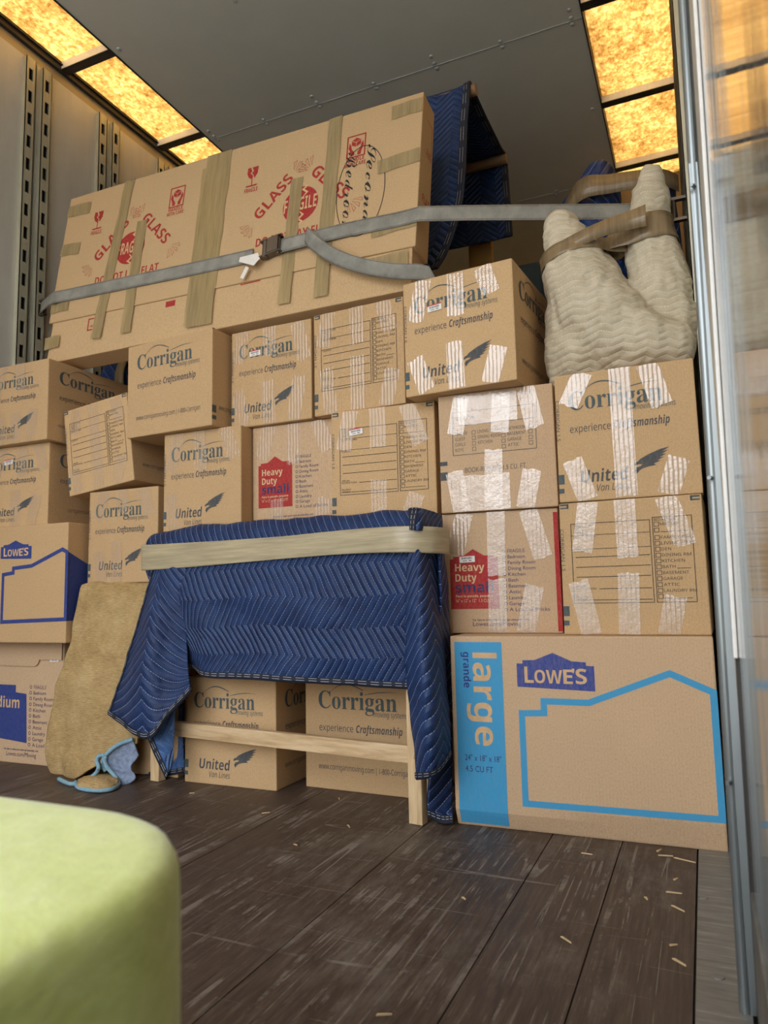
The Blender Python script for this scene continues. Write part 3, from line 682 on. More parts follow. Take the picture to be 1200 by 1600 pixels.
carton('upper checklist carton directly beneath the right end of the long red-printed carton', .304, .37, .318, (-1.049, 1.890, 1.1045), -3.2, face_check(.304, .318),
       tapes=[(.18, .0, .10, .34), (.50, 0, .505, .36), (.78, .0, .86, .30), (.13, .55, .20, .99), (.50, .48, .50, .99), (.88, .66, .80, .99)])
carton('wide untaped carton showing a web address, left end under the long red-printed carton', .370, .28, .318, (-1.751, 1.850, 1.1045), -3.8, face_web(.370, .318), face_web_corner(.28, .318))
carton('checklist carton tipped sideways, beside the wide web address carton', .293, D, .312, (-2.026, 1.868, .929), .6, face_check(.293, .312), face_web(.41, .312), roll=-7.1,
       tapes=[(.22, .01, .14, .30), (.47, .01, .48, .98), (.80, .02, .88, .30), (.86, .70, .74, .99), (.10, .70, .18, .99)])
# left column
carton('top carton of the far left stack, its right side showing', .320, D, .293, (-2.388, 1.800, 1.128), .2, face_united(.320, .293, False), face_web(.41, .293),
       tapes=[(.30, .0, .18, .40), (.56, 0, .58, .34), (.26, .60, .34, .99), (.52, .62, .53, .99), (.80, .60, .74, .99)])
carton('second carton from the top in the far left stack, with a small white sticker', .325, D, .295, (-2.415, 1.828, .832), 1.1, face_united(.325, .295, False), face_web(.41, .295),
       tapes=[(.30, .0, .20, .36), (.60, 0, .62, .38), (.84, .0, .94, .34), (.52, .55, .52, .99), (.84, .62, .76, .99)], stick=(.40, .19, .08))
carton('carton with a dark blue house outline, third down in the far left stack', .457, D, .405, (-2.412, 1.802, .4255), .1, face_medium_house(.457, .405), side_medium(D, .405))
t = carton('carton with a solid dark blue house print on the floor at far left', .412, .42, .422, (-2.461, 1.884, .0), 0, face_medium_list(.412, .422), mat='kraft_pink', stick=(.90, .135, .05), tapes=[(.35, .0, .30, .16), (.62, .0, .57, .17)])
mb = MB(); pts = [(-.206, .001), (-.206, .085)] + [(.5 * .412 * .44 + .016 * sin(a), .085 - .016 * (1 - cos(a)) - .0) for a in (0, .5, 1.0, 1.57)]
pts = [(-.204, .420), (-.204, .338), (.075, .338), (.086, .342), (.093, .352), (.097, .362), (.204, .362), (.204, .420)]
vs_ = [(x, -.2125, z) for x, z in pts] + [(x, -.2170, z) for x, z in pts]; k_ = len(pts)
mb.add(vs_, [tuple(range(k_ - 1, -1, -1))] + [tuple(range(k_, 2 * k_))] + [(i, (i + 1) % k_, k_ + (i + 1) % k_, k_ + i) for i in range(k_)]); mb.build('folded_flap', M['kraft_pink'], t)
# under the quilt-draped headboard
carton('carton on the floor under the headboard rung, left of the two there', .335, D, .320, (-1.514, 1.872, 0), -.5, face_united(.335, .320), face_web(.41, .320))
carton('carton on the floor behind the right wooden leg, showing a web address', .395, .31, .320, (-1.124, 1.945, 0), -2.5, face_web(.395, .320))
# cartons that carry the others
carton('plain carton hidden behind the left half of the hanging blue quilt', .42, .32, .4535, (-1.53, 1.955, .3215), 0)
carton('plain carton hidden behind the right half of the hanging blue quilt', .43, .28, .4535, (-1.09, 1.985, .3215), 0)
carton('tall plain carton hidden behind the tan woven pad', .352, .38, .619, (-1.916, 1.90, 0), 0)

# ------------------------------------------------------------------ long red-printed carton, leaning back on the stack
LW, LH, LD = 1.495, .543, .10
rt = rot_fit(-.4, 0, 8.3); base = V((-2.196, 1.884, 1.4375))
mir = thing('mirror_carton', 'long pale carton with red glass warnings, strapped across the top of the stack', 'box', base + V((.73, .05, 0)), rt)
def loc_of(u, dy, z): return V((u - .73, dy - .05, z))
mb = MB()
tray = Print(1.468, .468)
tray.frame(.128, .685, .168, .78, .005, M['red']); tray.text('FRAGILE', .135, .161, .76, .02, M['red'], 'bold')
tray.rect(.372, .688, .40, .735, M['red']); tray.frame(.585, .60, .635, .69, .004, M['red']); tray.rect(.828, .60, .858, .72, M['red'])
tb = carton_mesh('carton_tray', 1.468, .088, .468, M['kraft_glass'], tray, None, parent=mir); tb.location = loc_of(.740, .05, 0)
def glass_face():
    p = Print(LW, LH); Rd = M['red']; ku = LH / LW
    for gu, hu, cu, w1, w2, nt_ in ((.114, .368, .241, (.122, .222), (.268, .362), (.164, .320)), (.585, .850, .722, (.602, .695), (.745, .840), (.640, .785))):
        s_ = 1.0
        # goblet with a crack
        a = .028
        p.poly([(gu - .014, .185), (gu - .006, .185), (gu - .002, .215), (gu - .006, .225), (gu + .002, .25), (gu + .000, .275), (gu - .010, .255), (gu - .015, .225)], Rd)
        p.poly([(gu - .002, .185), (gu + .015, .185), (gu + .014, .235), (gu + .006, .268), (gu + .004, .25), (gu - .002, .225), (gu + .003, .215)], Rd)
        p.rect(gu - .0012, .27, gu + .0012, .315, Rd); p.rect(gu - .016, .315, gu + .016, .322, Rd); p.rect(gu - .013, .322, gu + .013, .326, Rd)
        p.text('FRAGILE', gu - .018, gu + .018, .366, .030, Rd, 'bold')
        # carton held in two hands
        p.frame(hu - .021, .172, hu + .021, .318, .0045, Rd)
        p.poly([(hu, .188), (hu + .011, .205), (hu + .011, .235), (hu, .250), (hu - .011, .235), (hu - .011, .205)], Rd)
        p.stroke([(hu - .010, .207), (hu, .221), (hu + .010, .207)], .0016, M['kraftink'], lift=1); p.stroke([(hu, .221), (hu, .249)], .0016, M['kraftink'], lift=1)
        for d_ in (-1, 1):
            p.poly([(hu + d_ * .016, .215), (hu + d_ * .018, .25), (hu + d_ * .013, .285), (hu + d_ * .012, .308), (hu + d_ * .004, .308), (hu + d_ * .004, .285), (hu + d_ * .010, .262), (hu + d_ * .012, .235)], Rd)
        p.text('HANDLE', hu - .021, hu + .021, .350, .026, Rd, 'bold'); p.text('WITH CARE', hu - .025, hu + .025, .382, .026, Rd, 'bold')
        # two slanting words and the splinters round them
        for (ua, ub), sg in ((w1, 1), (w2, -1)):
            uc = (ua + ub) / 2; ln = ((ub - ua) * LW) * 1.27
            p.turned('GLASS', uc, .445, ln, .042, sg * R(46), Rd)
            for ex, side in ((ua, -1), (ub, 1)):
                up = (side == sg); vv = .325 if up else .60
                for j in range(4):
                    ang = sg * R(46) + (0 if side > 0 else pi) + (j - 1.5) * .42
                    x0, y0 = (ex) * LW, (1 - vv) * LH
                    x0 += cos(ang) * .018; y0 += sin(ang) * .018
                    q = [(x0, y0), (x0 + cos(ang - .17) * .036, y0 + sin(ang - .17) * .036), (x0 + cos(ang + .17) * .030, y0 + sin(ang + .17) * .030)]
                    p.stroke([(a_ / LW, 1 - b_ / LH) for a_, b_ in q], .0014, Rd, True)
        # broken disc
        rr = .066; p.disc(cu, .55, rr, Rd, 48)
        zz = [(-.006, .405), (.006, .43), (-.004, .45), (.007, .475), (-.002, .5), (-.002, .6), (.007, .625), (-.005, .65), (.006, .67), (-.002, .70)]
        p.stroke([(cu + a_ + .008, b_) for a_, b_ in zz[:5]], [.003, .006, .007, .006, .003], M['kraftink'], lift=1); p.stroke([(cu + a_ + .002, b_) for a_, b_ in zz[5:]], [.003, .006, .007, .006, .003], M['kraftink'], lift=1)
        p.text('FRAGILE', cu - .041, cu + .041, .590, .088, M['kraftink'], 'bold', lift=2)
        p.text('DO NOT LAY FLAT', nt_[0] - .025, nt_[1] + .02, .775, .056, Rd, 'bold')
    K = M['marker']
    p.stroke([(.868 + .056 * cos(2 * pi * k / 48), .56 + .30 * sin(2 * pi * k / 48)) for k in range(48)], .0022, K, True, lift=2)
    p.text('Second', .26, .80, .878, .032, K, 'script', rot=1, lift=2); p.text('Bedroom', .28, .83, .830, .032, K, 'script', rot=1, lift=2)
    return p
side = Print(LD, LH)
side.frame(.3, .13, .85, .32, .003, M['red']); side.text('FRAGILE', .25, .9, .36, .03, M['red'], 'bold'); side.text('FLAT', .30, .85, .68, .05, M['red'], 'bold')
lid = carton_mesh('carton_lid', LW, LD, LH, M['kraft_glass'], glass_face(), side, parent=mir)
lid.matrix_local = Matrix.Translation(loc_of(.739, .05, .151)) @ Matrix.Rotation(R(1.1), 4, 'Y')
bpy.context.view_layer.update()
LM = mir.matrix_world @ lid.matrix_basis
LN = (LM.to_3x3() @ V((0, -1, 0))).normalized(); LP = LM @ V((0, -LD / 2, 0))
def lidpt(px, py, off=.006): return at_plane(px, py, LP + LN * off, LN)
def lid_tape(u0, v0, u1, v1, wd, mat, n=14, over=False, hide=0):
    mb = MB(); a = V(((u0 - .5) * LW, (1 - v0) * LH)); b = V(((u1 - .5) * LW, (1 - v1) * LH)); dr = (b - a).normalized(); sd = V((-dr.y, dr.x)); vs = []
    for i in range(n + 1):
        c = a + (b - a) * i / n
        for k in range(4):
            q = c + sd * ((k / 3 - .5) * wd * (1 + .05 * sin(i * 1.7 + k))); yy = -LD / 2 - .0022 - .0012 * random.random()
            vs.append((q.x, yy, q.y))
    fs = [(i * 4 + k, i * 4 + k + 1, (i + 1) * 4 + k + 1, (i + 1) * 4 + k) for i in range(n) for k in range(3)]
    mb.add(vs, fs)
    if over: mb.add([(vs[k][0], -LD / 2 + j * LD - .002, LH + .0015) for j in range(2) for k in range(4)], [(k + 1, k, 4 + k, 4 + k + 1) for k in range(3)])
    return mb.build('packing_tape', mat, lid, smooth=True)
for q in ((.206, 0, .172, 1.19, .048, 1), (.268, .36, .266, 1.19, .046, 0), (.484, 0, .482, 1.24, .105, 1), (.452, .09, .455, 1.23, .042, 0), (.795, 0, .792, 1.20, .050, 1), (.709, .36, .703, 1.20, .046, 0)):
    lid_tape(*q[:5], M['browntape'], over=bool(q[5]))
for q in ((.001, .115, .08, .125), (.001, .43, .066, .445), (.001, .885, .062, .88), (.93, .09, .999, .085), (.905, .44, .999, .42), (.90, .85, .999, .83), (.001, 1.16, .05, 1.15), (.90, 1.07, .985, 1.06)):
    lid_tape(*q, .05, M['browntape'], 5)

# ------------------------------------------------------------------ ratchet strap
def ribbon(path, wd, mat, name, parent, ups, th=.002):
    path = [V(p) for p in path]; mb = MB(); n = len(path); Ls = 0; uvs = []
    for i, p in enumerate(path):
        if i: Ls += (p - path[i - 1]).length
        u = V(ups[i] if isinstance(ups, list) else ups).normalized()
        t = (path[min(i + 1, n - 1)] - path[max(i - 1, 0)]).normalized(); nn = t.cross(u).normalized()
        for k in range(5):
            mb.v.append(tuple(p + u * (k / 4 - .5) * wd)); uvs.append((Ls, (k / 4 - .5) * wd))
    mb.f = [(i * 5 + k, (i + 1) * 5 + k, (i + 1) * 5 + k + 1, i * 5 + k + 1) for i in range(n - 1) for k in range(4)]; mb.mi = [0] * len(mb.f)
    o = mb.build(name, mat, parent, smooth=True)
    ul = o.data.uv_layers.new(name='uv')
    for lp in o.data.loops: ul.data[lp.index].uv = uvs[lp.vertex_index]
    s_ = o.modifiers.new('thickness', 'SOLIDIFY'); s_.thickness = th; s_.offset = 0
    return o
def cat(pts, n=8):
    pts = [V(p) for p in pts]; out = []
    for i in range(len(pts) - 1):
        p0 = pts[max(i - 1, 0)]; p1 = pts[i]; p2 = pts[i + 1]; p3 = pts[min(i + 2, len(pts) - 1)]
        for k in range(n):
            t = k / n; out.append(.5 * ((2 * p1) + (p2 - p0) * t + (2 * p0 - 5 * p1 + 4 * p2 - p3) * t * t + (3 * p1 - p0 - 3 * p2 + p3) * t ** 3))
    return out + [pts[-1]]
strap = thing('ratchet_strap', 'grey webbing strap running from wall to wall across the long red-printed carton', 'strap', lidpt(425, 390, .01))
def local(ps): return [p - strap.location for p in ps]
upz = V((0, .12, 1))
A = V((-2.446, 2.08, 1.775)); Bq = [lidpt(82, 466), lidpt(104, 461), lidpt(200, 441), lidpt(300, 420), lidpt(395, 399)]
ribbon(local(cat([A] + Bq, 6)), .050, M['webbing'], 'webbing', strap, upz)
Cq = [lidpt(432, 386, .012), lidpt(470, 376, .016), lidpt(540, 359, .007), lidpt(620, 343), lidpt(655, 334)]
RW = at(1047, 330, y=2.05)
ribbon(local(cat(Cq, 6) + [lidpt(664, 333) + V((.004, .006, 0))] + [lidpt(664, 333).lerp(RW, k / 6) for k in range(1, 7)]), .050, M['webbing'], 'webbing', strap, upz)
tl_ = [lidpt(478, 366, .020), lidpt(492, 380, .034), lidpt(520, 399, .036), lidpt(560, 414, .034), lidpt(610, 423, .040), lidpt(650, 425, .05), lidpt(677, 428, .050)]
uu = [V((.3, -.1, 1)), V((.75, -.2, .7)), V((.55, -.25, .85)), V((.25, -.2, 1)), V((.1, -.15, 1)), V((.0, -.35, 1)), V((-.3, -.55, .8))]
ribbon(local(cat(tl_, 6)), .046, M['webbing'], 'loose_tail', strap, cat(uu, 6))
# buckle: two side cheeks, roller, handle
e1 = lidpt(395, 399, .012); e2 = lidpt(436, 383, .014); dx_ = (e2 - e1).normalized(); uz = upz.normalized(); nz = LN
def ob(mb, c, ax, sx, sy, sz):
    cs = [c + ax[0] * a * sx + ax[1] * b * sy + ax[2] * d_ * sz for a in (-1, 1) for b in (-1, 1) for d_ in (-1, 1)]
    mb.add([p - strap.location for p in cs], [(0, 1, 3, 2), (4, 6, 7, 5), (0, 4, 5, 1), (2, 3, 7, 6), (0, 2, 6, 4), (1, 5, 7, 3)])
mb = MB(); ax = (dx_, uz, nz); cc = lidpt(424, 386, .018)
ob(mb, cc + uz * .027, ax, .040, .002, .012); ob(mb, cc - uz * .027, ax, .040, .002, .012); ob(mb, cc + nz * .012 + dx_ * .012, ax, .020, .026, .003)
mb.tube([p - strap.location for p in (cc - uz * .032 - dx_ * .022, cc + uz * .032 - dx_ * .022)], .011, 14)
mb.tube([p - strap.location for p in (cc - uz * .034 + dx_ * .028, cc + uz * .034 + dx_ * .028)], .006, 12)
mb.build('ratchet_buckle', M['bucklemetal'], strap, bevel=.001)
mb = MB(); q = [lidpt(375, 402, .022), lidpt(403, 395, .03), lidpt(406, 404, .026), lidpt(396, 415, .03), lidpt(373, 409, .024)]
mb.add([p - strap.location for p in q], [tuple(range(5))]); mb.build('warning_tag', M['paper'], strap)['label'] = 'crumpled white paper tag'
mb = MB(); q = [lidpt(384, 416, .02), lidpt(389, 418, .02), lidpt(380, 436, .018), lidpt(375, 434, .018)]
mb.add([p - strap.location for p in q], [(0, 1, 2, 3)]); mb.build('care_tag', M['paper'], strap)['label'] = 'small white dangling tag'
for c in (A, RW + V((.035, 0, 0))):
    mb = MB(); s_ = 1 if c.x < -1 else -1
    for a, b in ((-.034, -.026), (.026, .034)): mb.box(tuple(c - strap.location + V((min(-.012 * s_, .03 * s_), -.008, a))), tuple(c - strap.location + V((max(-.012 * s_, .03 * s_), .008, b))))
    mb.tube([c - strap.location + V((.026 * s_, 0, -.034)), c - strap.location + V((.026 * s_, 0, .034))], .007, 10)
    mb.box(tuple(c - strap.location + V((min(-.02 * s_, -.008 * s_), -.012, -.04))), tuple(c - strap.location + V((max(-.02 * s_, -.008 * s_), .012, .04))))
    mb.build('end_fitting', M['bucklemetal'], strap)

# ------------------------------------------------------------------ cloth patches
def cr1(p0, p1, p2, p3, t): return .5 * ((2 * p1) + (p2 - p0) * t + (2 * p0 - 5 * p1 + 4 * p2 - p3) * t * t + (3 * p1 - p0 - 3 * p2 + p3) * t ** 3)
def patch(rows, mats, name, parent, org, nu=10, nv=10, amp=.004, freq=9, th=.006, uvrot=False, uvoff=(0, 0), seed=0, hem=None, hemmat=None, hemw=.016, calm=None):
    """a sheet through a grid of points, wrinkled, given thickness; hem: list of edges ('b','l','r','t') that get a bound edge"""
    G = [cat(r, nu) for r in rows]; Gc = [cat([G[i][j] for i in range(len(G))], nv) for j in range(len(G[0]))]
    nj = len(Gc); ni = len(Gc[0]); P = [[Gc[j][i].copy() for j in range(nj)] for i in range(ni)]
    U = [[0.] * nj for _ in range(ni)]; W = [[0.] * nj for _ in range(ni)]
    im, jm = ni // 2, nj // 2
    for i in range(ni):
        for j in range(1, nj): U[i][j] = U[i][j - 1] + (P[im][j] - P[im][j - 1]).length
    for j in range(nj):
        for i in range(1, ni): W[i][j] = W[i - 1][j] + (P[i][jm] - P[i - 1][jm]).length
    Nn = [[None] * nj for _ in range(ni)]
    for i in range(ni):
        for j in range(nj):
            a = P[min(i + 1, ni - 1)][j] - P[max(i - 1, 0)][j]; b = P[i][min(j + 1, nj - 1)] - P[i][max(j - 1, 0)]
            Nn[i][j] = b.cross(a).normalized() if a.length and b.length else V((0, -1, 0))
    for i in range(ni):
        for j in range(nj):
            p = P[i][j]; d_ = amp * (noise.fractal(p * freq + V((seed, 0, 0)), 1, 2, 3) + .6 * noise.noise(V((p.x * freq * 2.2, p.y * freq, p.z * freq * .7 + seed))))
            if calm: d_ *= .18 + .82 * min(1, max(0, (abs(p.z - calm[0]) - calm[1]) / .06))
            P[i][j] = p + Nn[i][j] * d_
    mb = MB(); mb.v = [tuple(P[i][j] - org) for i in range(ni) for j in range(nj)]
    mb.f = [(i * nj + j, (i + 1) * nj + j, (i + 1) * nj + j + 1, i * nj + j + 1) for i in range(ni - 1) for j in range(nj - 1)]; mb.mi = [0] * len(mb.f)
    o = mb.build(name, mats, parent, smooth=True); ul = o.data.uv_layers.new(name='uv')
    for lp in o.data.loops:
        i, j = divmod(lp.vertex_index, nj); a, b = U[i][j] + uvoff[0], W[i][j] + uvoff[1]
        ul.data[lp.index].uv = (b, a) if uvrot else (a, b)
    s_ = o.modifiers.new('thickness', 'SOLIDIFY'); s_.thickness = th; s_.offset = 0
    if isinstance(mats, (list, tuple)) and len(mats) > 1: s_.material_offset = 1; s_.material_offset_rim = 1
    edges = {'t': [P[0][j] for j in range(nj)], 'b': [P[-1][j] for j in range(nj)], 'l': [P[i][0] for i in range(ni)], 'r': [P[i][-1] for i in range(ni)]}
    inner = {'t': [P[1][j] for j in range(nj)], 'b': [P[-2][j] for j in range(nj)], 'l': [P[i][1] for i in range(ni)], 'r': [P[i][-2] for i in range(ni)]}
    norm = {'t': [Nn[0][j] for j in range(nj)], 'b': [Nn[-1][j] for j in range(nj)], 'l': [Nn[i][0] for i in range(ni)], 'r': [Nn[i][-1] for i in range(ni)]}
    for hk in hem or ():
        E, I, NN = edges[hk], inner[hk], norm[hk]; mb = MB(); n = len(E)
        for i in range(n):
            din = (I[i] - E[i]).normalized(); q = E[i] - org; t_ = th * .5 + .003
            ring = [q - din * .004 + NN[i] * t_ * .4, q + din * .002 + NN[i] * t_, q + din * hemw + NN[i] * t_, q + din * hemw - NN[i] * t_, q + din * .002 - NN[i] * t_, q - din * .004 - NN[i] * t_ * .4]
            mb.v += [tuple(v) for v in ring]
        for i in range(n - 1):
            for k in range(6):
                k2 = (k + 1) % 6; mb.f.append((i * 6 + k, i * 6 + k2, (i + 1) * 6 + k2, (i + 1) * 6 + k)); mb.mi.append(0)
        if hemmat is M['border']:
            for off in (.3, .75):
                o2 = len(mb.v)
                for i in range(n):
                    din = (I[i] - E[i]).normalized(); q = E[i] - org + din * hemw * off
                    for sgn in (1, -1):
                        mb.v += [tuple(q + NN[i] * sgn * (th * .5 + .0038) - din * .0005), tuple(q + NN[i] * sgn * (th * .5 + .0038) + din * .0005)]
                for i in range(n - 1):
                    if i % 3 == 2: continue
                    for s0 in (0, 2): mb.f.append((o2 + i * 4 + s0, o2 + i * 4 + s0 + 1, o2 + i * 4 + s0 + 5, o2 + i * 4 + s0 + 4)); mb.mi.append(1)
        mb.build('bound_edge', [hemmat, M['stitchline']], o)
    return o

# ------------------------------------------------------------------ headboard on legs and the blue quilt taped round it
TO = V((-1.595, 1.839, 0)); TY = math.atan2(1.717 - 1.839, -.681 + 1.595); TR = Matrix.Rotation(TY, 3, 'Z')
TN = TR @ V((0, 1, 0))
def T(px, py, n=0.): return at_plane(px, py, TO + TN * n, TN)
def TL(x, y, z): return TO + TR @ V((x, y, z))
hb = thing('headboard', 'pale wooden headboard frame standing on two legs, its upper half under a blue quilt', 'headboard', TO, TR)
for x0 in (-.030, .899):
    mb = MB(); mb.box((x0, 0, .001), (x0 + .038, .030, .765)); mb.build('leg', M['wood_v'], hb, bevel=.002)
mb = MB(); mb.box((.008, .006, .143), (.899, .028, .186)); mb.build('rung', M['wood'], hb, bevel=.002)
mb = MB(); mb.box((.008, .006, .37), (.899, .030, .76)); mb.build('panel', M['wood'], hb, bevel=.002)
mb = MB(); p_ = [TR.inverted() @ (T(x, y, -.004) - TO) for x, y in ((648, 1172), (656, 1172), (658, 1180), (654, 1188), (646, 1186))]
mb.add(p_, [(0, 1, 2, 3, 4)]); mb.build('tape_scrap', M['browntape'], hb)

bq = thing('moving_blanket', 'blue quilted blanket taped around the headboard in the middle, corners hanging down', 'blanket', TL(.45, 0, .33), None)
BO = bq.location.copy()
rows = [[TL(-.03, .046, .72), TL(.2, .046, .72), TL(.45, .046, .72), TL(.7, .046, .72), TL(.95, .046, .72)],
        [TL(-.03, .038, .772), TL(.2, .038, .779), TL(.45, .038, .779), TL(.7, .038, .777), TL(.95, .038, .770)],
        [TL(-.035, .0, .772), TL(.2, -.0, .779), TL(.45, 0, .780), TL(.7, 0, .778), TL(.955, .0, .770)],
        [TL(-.038, -.022, .735), TL(.2, -.022, .735), TL(.45, -.022, .735), TL(.7, -.022, .735), TL(.955, -.022, .732)],
        [TL(-.034, -.022, .655), TL(.2, -.020, .655), TL(.45, -.020, .66), TL(.7, -.020, .66), TL(.955, -.022, .66)],
        [TL(.02, -.012, .56), TL(.2, -.032, .55), TL(.45, -.028, .56), TL(.7, -.034, .55), TL(.94, -.02, .56)],
        [TL(.10, .006, .44), TL(.24, -.036, .43), TL(.45, -.030, .44), TL(.7, -.042, .43), TL(.93, -.022, .44)],
        [TL(.125, .012, .365), TL(.24, -.030, .338), TL(.45, -.042, .338), TL(.7, -.035, .335), TL(.925, -.022, .333)]]
main = patch(rows, M['quilt'], 'quilt_front', bq, BO, 20, 12, .013, 6, .008, hem=('b',), hemmat=M['border'], hemw=.014, calm=(.70, .05))
rows = [[T(240, 884, -.022), T(252, 884, -.030), T(270, 884, -.030), T(292, 884, -.024)],
        [T(221, 962, -.03), T(240, 962, -.075), T(264, 960, -.05), T(291, 958, -.020)],
        [T(196, 1042, -.05), T(226, 1050, -.105), T(262, 1046, -.070), T(294, 1036, -.035)],
        [T(172, 1115, -.05), T(228, 1153, -.125), T(262, 1118, -.095), T(299, 1078, -.05)]]
patch(rows, M['quilt_wide'], 'corner_flap', bq, BO, 10, 10, .006, 9, .007, uvrot=True, seed=3, hem=('b', 'l'), hemmat=M['border'], hemw=.014)
rows = [[T(229, 1140, -.09), T(252, 1118, -.075), T(274, 1100, -.045)], [T(240, 1172, -.085), T(256, 1158, -.07), T(272, 1144, -.045)], [T(260, 1214, -.062), T(264, 1205, -.058), T(270, 1192, -.045)]]
patch(rows, M['quilt_back'], 'turned_corner', bq, BO, 8, 8, .003, 9, .006, seed=5, hem=('l',), hemmat=M['border'], hemw=.014)['label'] = 'lighter blue underside of the quilt'
rows = [[T(205, 1120, .055), T(232, 1110, .06), T(262, 1105, .065), T(286, 1100, .07)], [T(208, 1165, .055), T(234, 1165, .06), T(262, 1165, .065), T(287, 1165, .07)], [T(213, 1205, .052), T(235, 1211, .055), T(262, 1210, .058), T(288, 1206, .06)]]
patch(rows, M['quilt_back'], 'rear_hem', bq, BO, 8, 8, .003, 9, .006, seed=6, hem=('b', 'l'), hemmat=M['border'], hemw=.014)['label'] = 'lighter blue underside of the quilt behind the leg'
rows = [[T(637, 855, -.026), T(655, 857, -.026), T(671, 860, .02), T(688, 862, .075)],
        [T(636, 960, -.04), T(656, 962, -.06), T(676, 962, -.015), T(690, 962, .06)],
        [T(638, 1060, -.045), T(664, 1065, -.085), T(686, 1064, -.035), T(696, 1062, .04)],
        [T(646, 1150, -.045), T(670, 1160, -.085), T(692, 1156, -.035), T(702, 1140, .02)],
        [T(652, 1216, -.045), T(671, 1213, -.070), T(688, 1200, -.04), T(704, 1180, -.005)]]
patch(rows, M['quilt_wide'], 'corner_flap', bq, BO, 8, 9, .005, 9, .007, uvrot=True, seed=9, hem=('b',), hemmat=M['border'], hemw=.014)
rows = [[T(666, 862, -.012), T(676, 862, .02), T(684, 862, .05)], [T(684, 960, -.01), T(688, 960, .03), T(692, 960, .06)], [T(697, 1090, .0), T(700, 1090, .04), T(702, 1090, .08)], [T(699, 1160, .0), T(703, 1160, .04), T(706, 1160, .08)]]
rows = [[T(684, 862, .04), T(690, 862, .07), T(692, 862, .10)], [T(686, 1000, .03), T(697, 1000, .07), T(703, 1000, .10)], [T(676, 1140, .02), T(693, 1140, .06), T(706, 1140, .09)], [T(668, 1235, .015), T(688, 1240, .05), T(706, 1240, .075)], [T(669, 1274, .010), T(690, 1284, .022), T(708, 1284, .035)]]
patch(rows, M['quilt_wide'], 'side_panel', bq, BO, 9, 9, .005, 9, .007, seed=12, hem=('b',), hemmat=M['border'], hemw=.014)
rows = [[T(640, 796, -.02), T(655, 796, .0), T(672, 800, .05), T(688, 806, .10)], [T(642, 812, -.034), T(655, 812, -.032), T(672, 816, .03), T(689, 820, .09)], [T(641, 828, -.032), T(655, 829, -.032), T(672, 833, .03), T(688, 838, .09)]]
patch(rows, M['quilt'], 'folded_corner', bq, BO, 8, 8, .003, 9, .008, seed=15, hem=('l',), hemmat=M['border'], hemw=.02)
rows = [[T(688, 806, .10), T(690, 804, .13)], [T(689, 838, .09), T(691, 838, .12)]]
# tape band round the quilt
bt = [[TL(-.036, .044, .742), TL(-.046, .0, .742), TL(-.030, -.034, .738), TL(.2, -.032, .734), TL(.5, -.030, .732), TL(.75, -.034, .736), TL(.915, -.044, .734), TL(.985, -.005, .731), TL(1.0, .07, .730)],
      [TL(-.036, .044, .70), TL(-.046, .0, .70), TL(-.030, -.036, .70), TL(.2, -.033, .697), TL(.5, -.032, .698), TL(.75, -.036, .702), TL(.915, -.046, .70), TL(.985, -.005, .70), TL(1.0, .07, .698)],
      [TL(-.036, .044, .658), TL(-.046, .0, .658), TL(-.030, -.034, .656), TL(.2, -.031, .660), TL(.5, -.032, .668), TL(.75, -.034, .672), TL(.915, -.044, .668), TL(.985, -.005, .664), TL(1.0, .07, .664)]]
patch(bt, M['wraptape'], 'packing_tape', bq, BO, 10, 6, .0022, 16, .0012, seed=20)

# ------------------------------------------------------------------ tan woven pad at left
tp = thing('furniture_pad', 'tan woven pad with pale blue edging, draped to the floor left of the quilt', 'blanket', V((-1.78, 1.80, .0)))
PO = tp.location.copy()
def A_(px, py, y): return at(px, py, y=y)
rows = [[A_(130, 917, 1.86), A_(165, 914, 1.885), A_(200, 912, 1.885), A_(238, 909, 1.885)],
        [A_(127, 930, 1.845), A_(165, 927, 1.85), A_(200, 925, 1.86), A_(240, 922, 1.865)],
        [A_(116, 975, 1.828), A_(160, 975, 1.835), A_(202, 970, 1.845), A_(240, 965, 1.86)],
        [A_(100, 1045, 1.815), A_(145, 1050, 1.815), A_(190, 1045, 1.83), A_(232, 1035, 1.85)],
        [A_(82, 1115, 1.825), A_(130, 1125, 1.80), A_(175, 1122, 1.815), A_(222, 1112, 1.84)],
        [A_(73, 1170, 1.82), A_(112, 1182, 1.795), A_(158, 1168, 1.80), A_(215, 1150, 1.835)],
        [A_(84, 1206, 1.82), A_(112, 1219, 1.800), A_(152, 1196, 1.79), A_(212, 1158, 1.83)]]
patch(rows, M['tan'], 'woven_face', tp, PO, 14, 12, .017, 6, .010, seed=31)
# turned-up felt side, a roll of cloth lying towards the leg
rows = [[A_(208, 1155, 1.825), A_(184, 1164, 1.805), A_(166, 1180, 1.79), A_(166, 1196, 1.79), A_(180, 1213, 1.79), A_(185, 1224, 1.785), A_(176, 1232, 1.775)],
        [A_(212, 1166, 1.83), A_(198, 1174, 1.82), A_(184, 1190, 1.81), A_(184, 1204, 1.81), A_(196, 1214, 1.80), A_(198, 1222, 1.795), A_(190, 1230, 1.785)],
        [A_(217, 1180, 1.835), A_(212, 1188, 1.83), A_(206, 1196, 1.825), A_(207, 1206, 1.82), A_(212, 1213, 1.81), A_(211, 1218, 1.805), A_(204, 1224, 1.795)]]
patch(rows, M['padblue'], 'felt_side', tp, PO, 8, 8, .004, 12, .008, seed=33)['label'] = 'grey-blue felt underside'
mb = MB()
fl8 = lambda px, py: at(px, py, z=.008)
e1 = cat([fl8(92, 1217), fl8(112, 1225), fl8(132, 1220), A_(147, 1211, 1.775), A_(154, 1200, 1.775), A_(151, 1189, 1.78), A_(155, 1181, 1.785), A_(163, 1181, 1.785), A_(160, 1193, 1.795), A_(165, 1205, 1.80)], 8)
